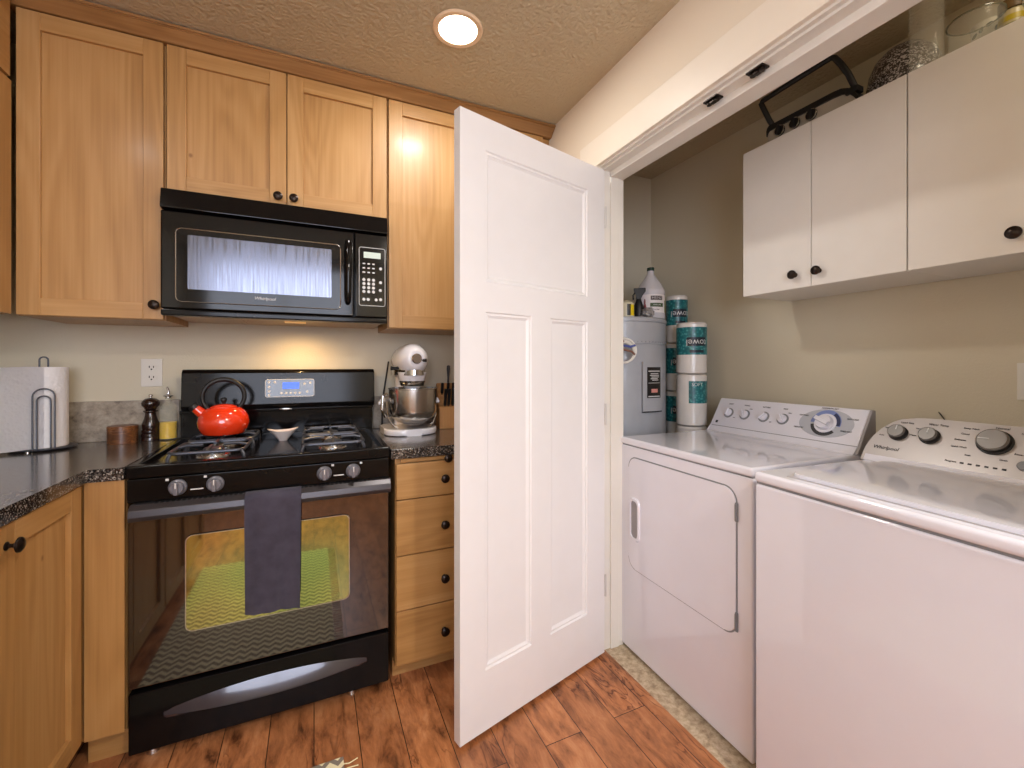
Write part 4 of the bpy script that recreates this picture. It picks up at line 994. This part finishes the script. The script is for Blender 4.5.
# paper towel rolls in printed wrap, two stacks on boxes behind the dryer
M_WRAP = pbr('white_wrap', (226, 220, 214), .28, coat=.4)
def teal():
    N = NT('teal_print'); n = N.n('ShaderNodeTexVoronoi', i_Scale=70.0); N.l(N.coords(), n.inputs['Vector'])
    N.l(N.ramp(n.outputs['Distance'], [(0.15, lin((90, 160, 160))), (0.4, lin((34, 120, 124))), (.8, lin((20, 92, 100)))]), N.b.inputs['Base Color']); N.b.inputs['Roughness'].default_value = .3; return N.mat
M_TEAL = teal(); M_NAVY = pbr('navy_print', (28, 34, 48), .4)
rr_, rh = .0735, .264
def roll(loc, label, kind, rz, rr_=.0735):
    t = thing('wrapped_paper_towel', label, 'paper towels', loc, R(rz), 'wrapped paper towel rolls stacked beside the water heater')
    MB().lathe([(0, 0), (rr_ - .012, 0), (rr_, .008), (rr_, rh - .010), (rr_ - .006, rh - .002), (.03, rh), (.022, rh - .008), (0, rh - .008)], n=48).build('wrapped_roll', M_WRAP, t)
    if kind == 'top':
        lb = MB().patch(rr_, 170, 370, .098, rh - .026, .0008, n=40).build('teal_wrap', M_TEAL, t, sharp=20)
        MB().patch(rr_ + .0008, 268, 345, .142, .186, .0005).patch(rr_ + .0008, 280, 335, .108, .122, .0005).build('navy_plate', M_NAVY, lb, sharp=20)
        o = text('towel', .046, M_PRINT, lb, Matrix.Identity(4), bend=rr_ + .0012)
        o.rotation_euler = (0, R(180), R(36)); o.location = (0, 0, .164)
        # the word is printed upside down: turned half round about the outward axis
        o.matrix_basis = T((0, 0, .160)) @ RZ(36) @ Matrix.Diagonal((-1, 1, -1, 1))
    else:
        lb = MB().patch(rr_, 276, 372, .118, rh - .034, .0008, n=24).build('teal_label', M_TEAL, t, sharp=20)
        text('SOFT', .024, M_PRINT, lb, RZ(38) @ T((0, 0, .212)), bend=rr_ + .0006)
    return t
def crate(loc, h, label):
    t = MB().box(-.068, .068, -.068, .068, 0, h, .003).build('storage_box', pbr('cardboard', (170, 130, 86), .8), sharp=0, loc=loc, rot=(0, 0, R(40)))
    tag(t, label, 'box')
bx_, by_ = 1.846, 1.826
fx_, fy_ = 1.782, 1.662
crate((bx_, by_, 0), .548, 'brown cardboard box under the rear stack of wrapped paper towels')
crate((fx_ - .004, fy_ - .006, 0), .646, 'brown cardboard box under the front stack of wrapped paper towels')
for k, nm in enumerate(('lowest roll', 'third roll down', 'second roll down', 'topmost roll')):
    roll((bx_, by_, .5485 + k * (rh + .001)), 'teal and white wrapped paper towels, %s of the taller rear stack' % nm, 'top', -62, .057)
for k, nm in enumerate(('lowest roll', 'middle roll', 'topmost roll')):
    roll((fx_, fy_, .6465 + k * (rh + .001)), 'white and teal wrapped paper towels, %s of the front stack' % nm, 'top' if k == 2 else 'side', -63)

# ================================================================== RUG in front of the range
def rug_mat():
    N = NT('chevron_weave'); tc = N.n('ShaderNodeTexCoord'); sp = N.n('ShaderNodeSeparateXYZ'); N.l(tc.outputs['Object'], sp.inputs[0])
    pp = N.n('ShaderNodeMath', operation='PINGPONG'); pp.inputs[1].default_value = .022; N.l(sp.outputs[0], pp.inputs[0])
    ad = N.n('ShaderNodeMath', operation='ADD'); N.l(sp.outputs[1], ad.inputs[0]); N.l(pp.outputs[0], ad.inputs[1])
    mu = N.n('ShaderNodeMath', operation='MULTIPLY'); mu.inputs[1].default_value = 26.0; N.l(ad.outputs[0], mu.inputs[0])
    fr = N.n('ShaderNodeMath', operation='FRACT'); N.l(mu.outputs[0], fr.inputs[0])
    col = N.ramp(fr.outputs[0], [(0.0, lin((134, 124, 112))), (0.5, lin((232, 221, 184)))], 'CONSTANT')
    N.l(col, N.b.inputs['Base Color']); N.b.inputs['Roughness'].default_value = .95
    return N.mat
ru = thing('chevron_rug', 'cream chevron woven rug with a fringed edge on the plank floor before the range', 'rug', (-.22, .82, 0))
MB().box(-.385, .303, -.62, .623, .001, .008, .002).build('weave', rug_mat(), ru)
fg = MB()
for k in range(60):
    y = -.60 + k * .0203; fg.tube([(.301, y, .005), (.318, y + .003 * math.sin(k * 2.1), .0035), (.343, y + .006 * math.sin(k * 1.3), .003)], .0018, 5)
fg.build('fringe', pbr('fringe_cream', (232, 222, 180), .9), ru)
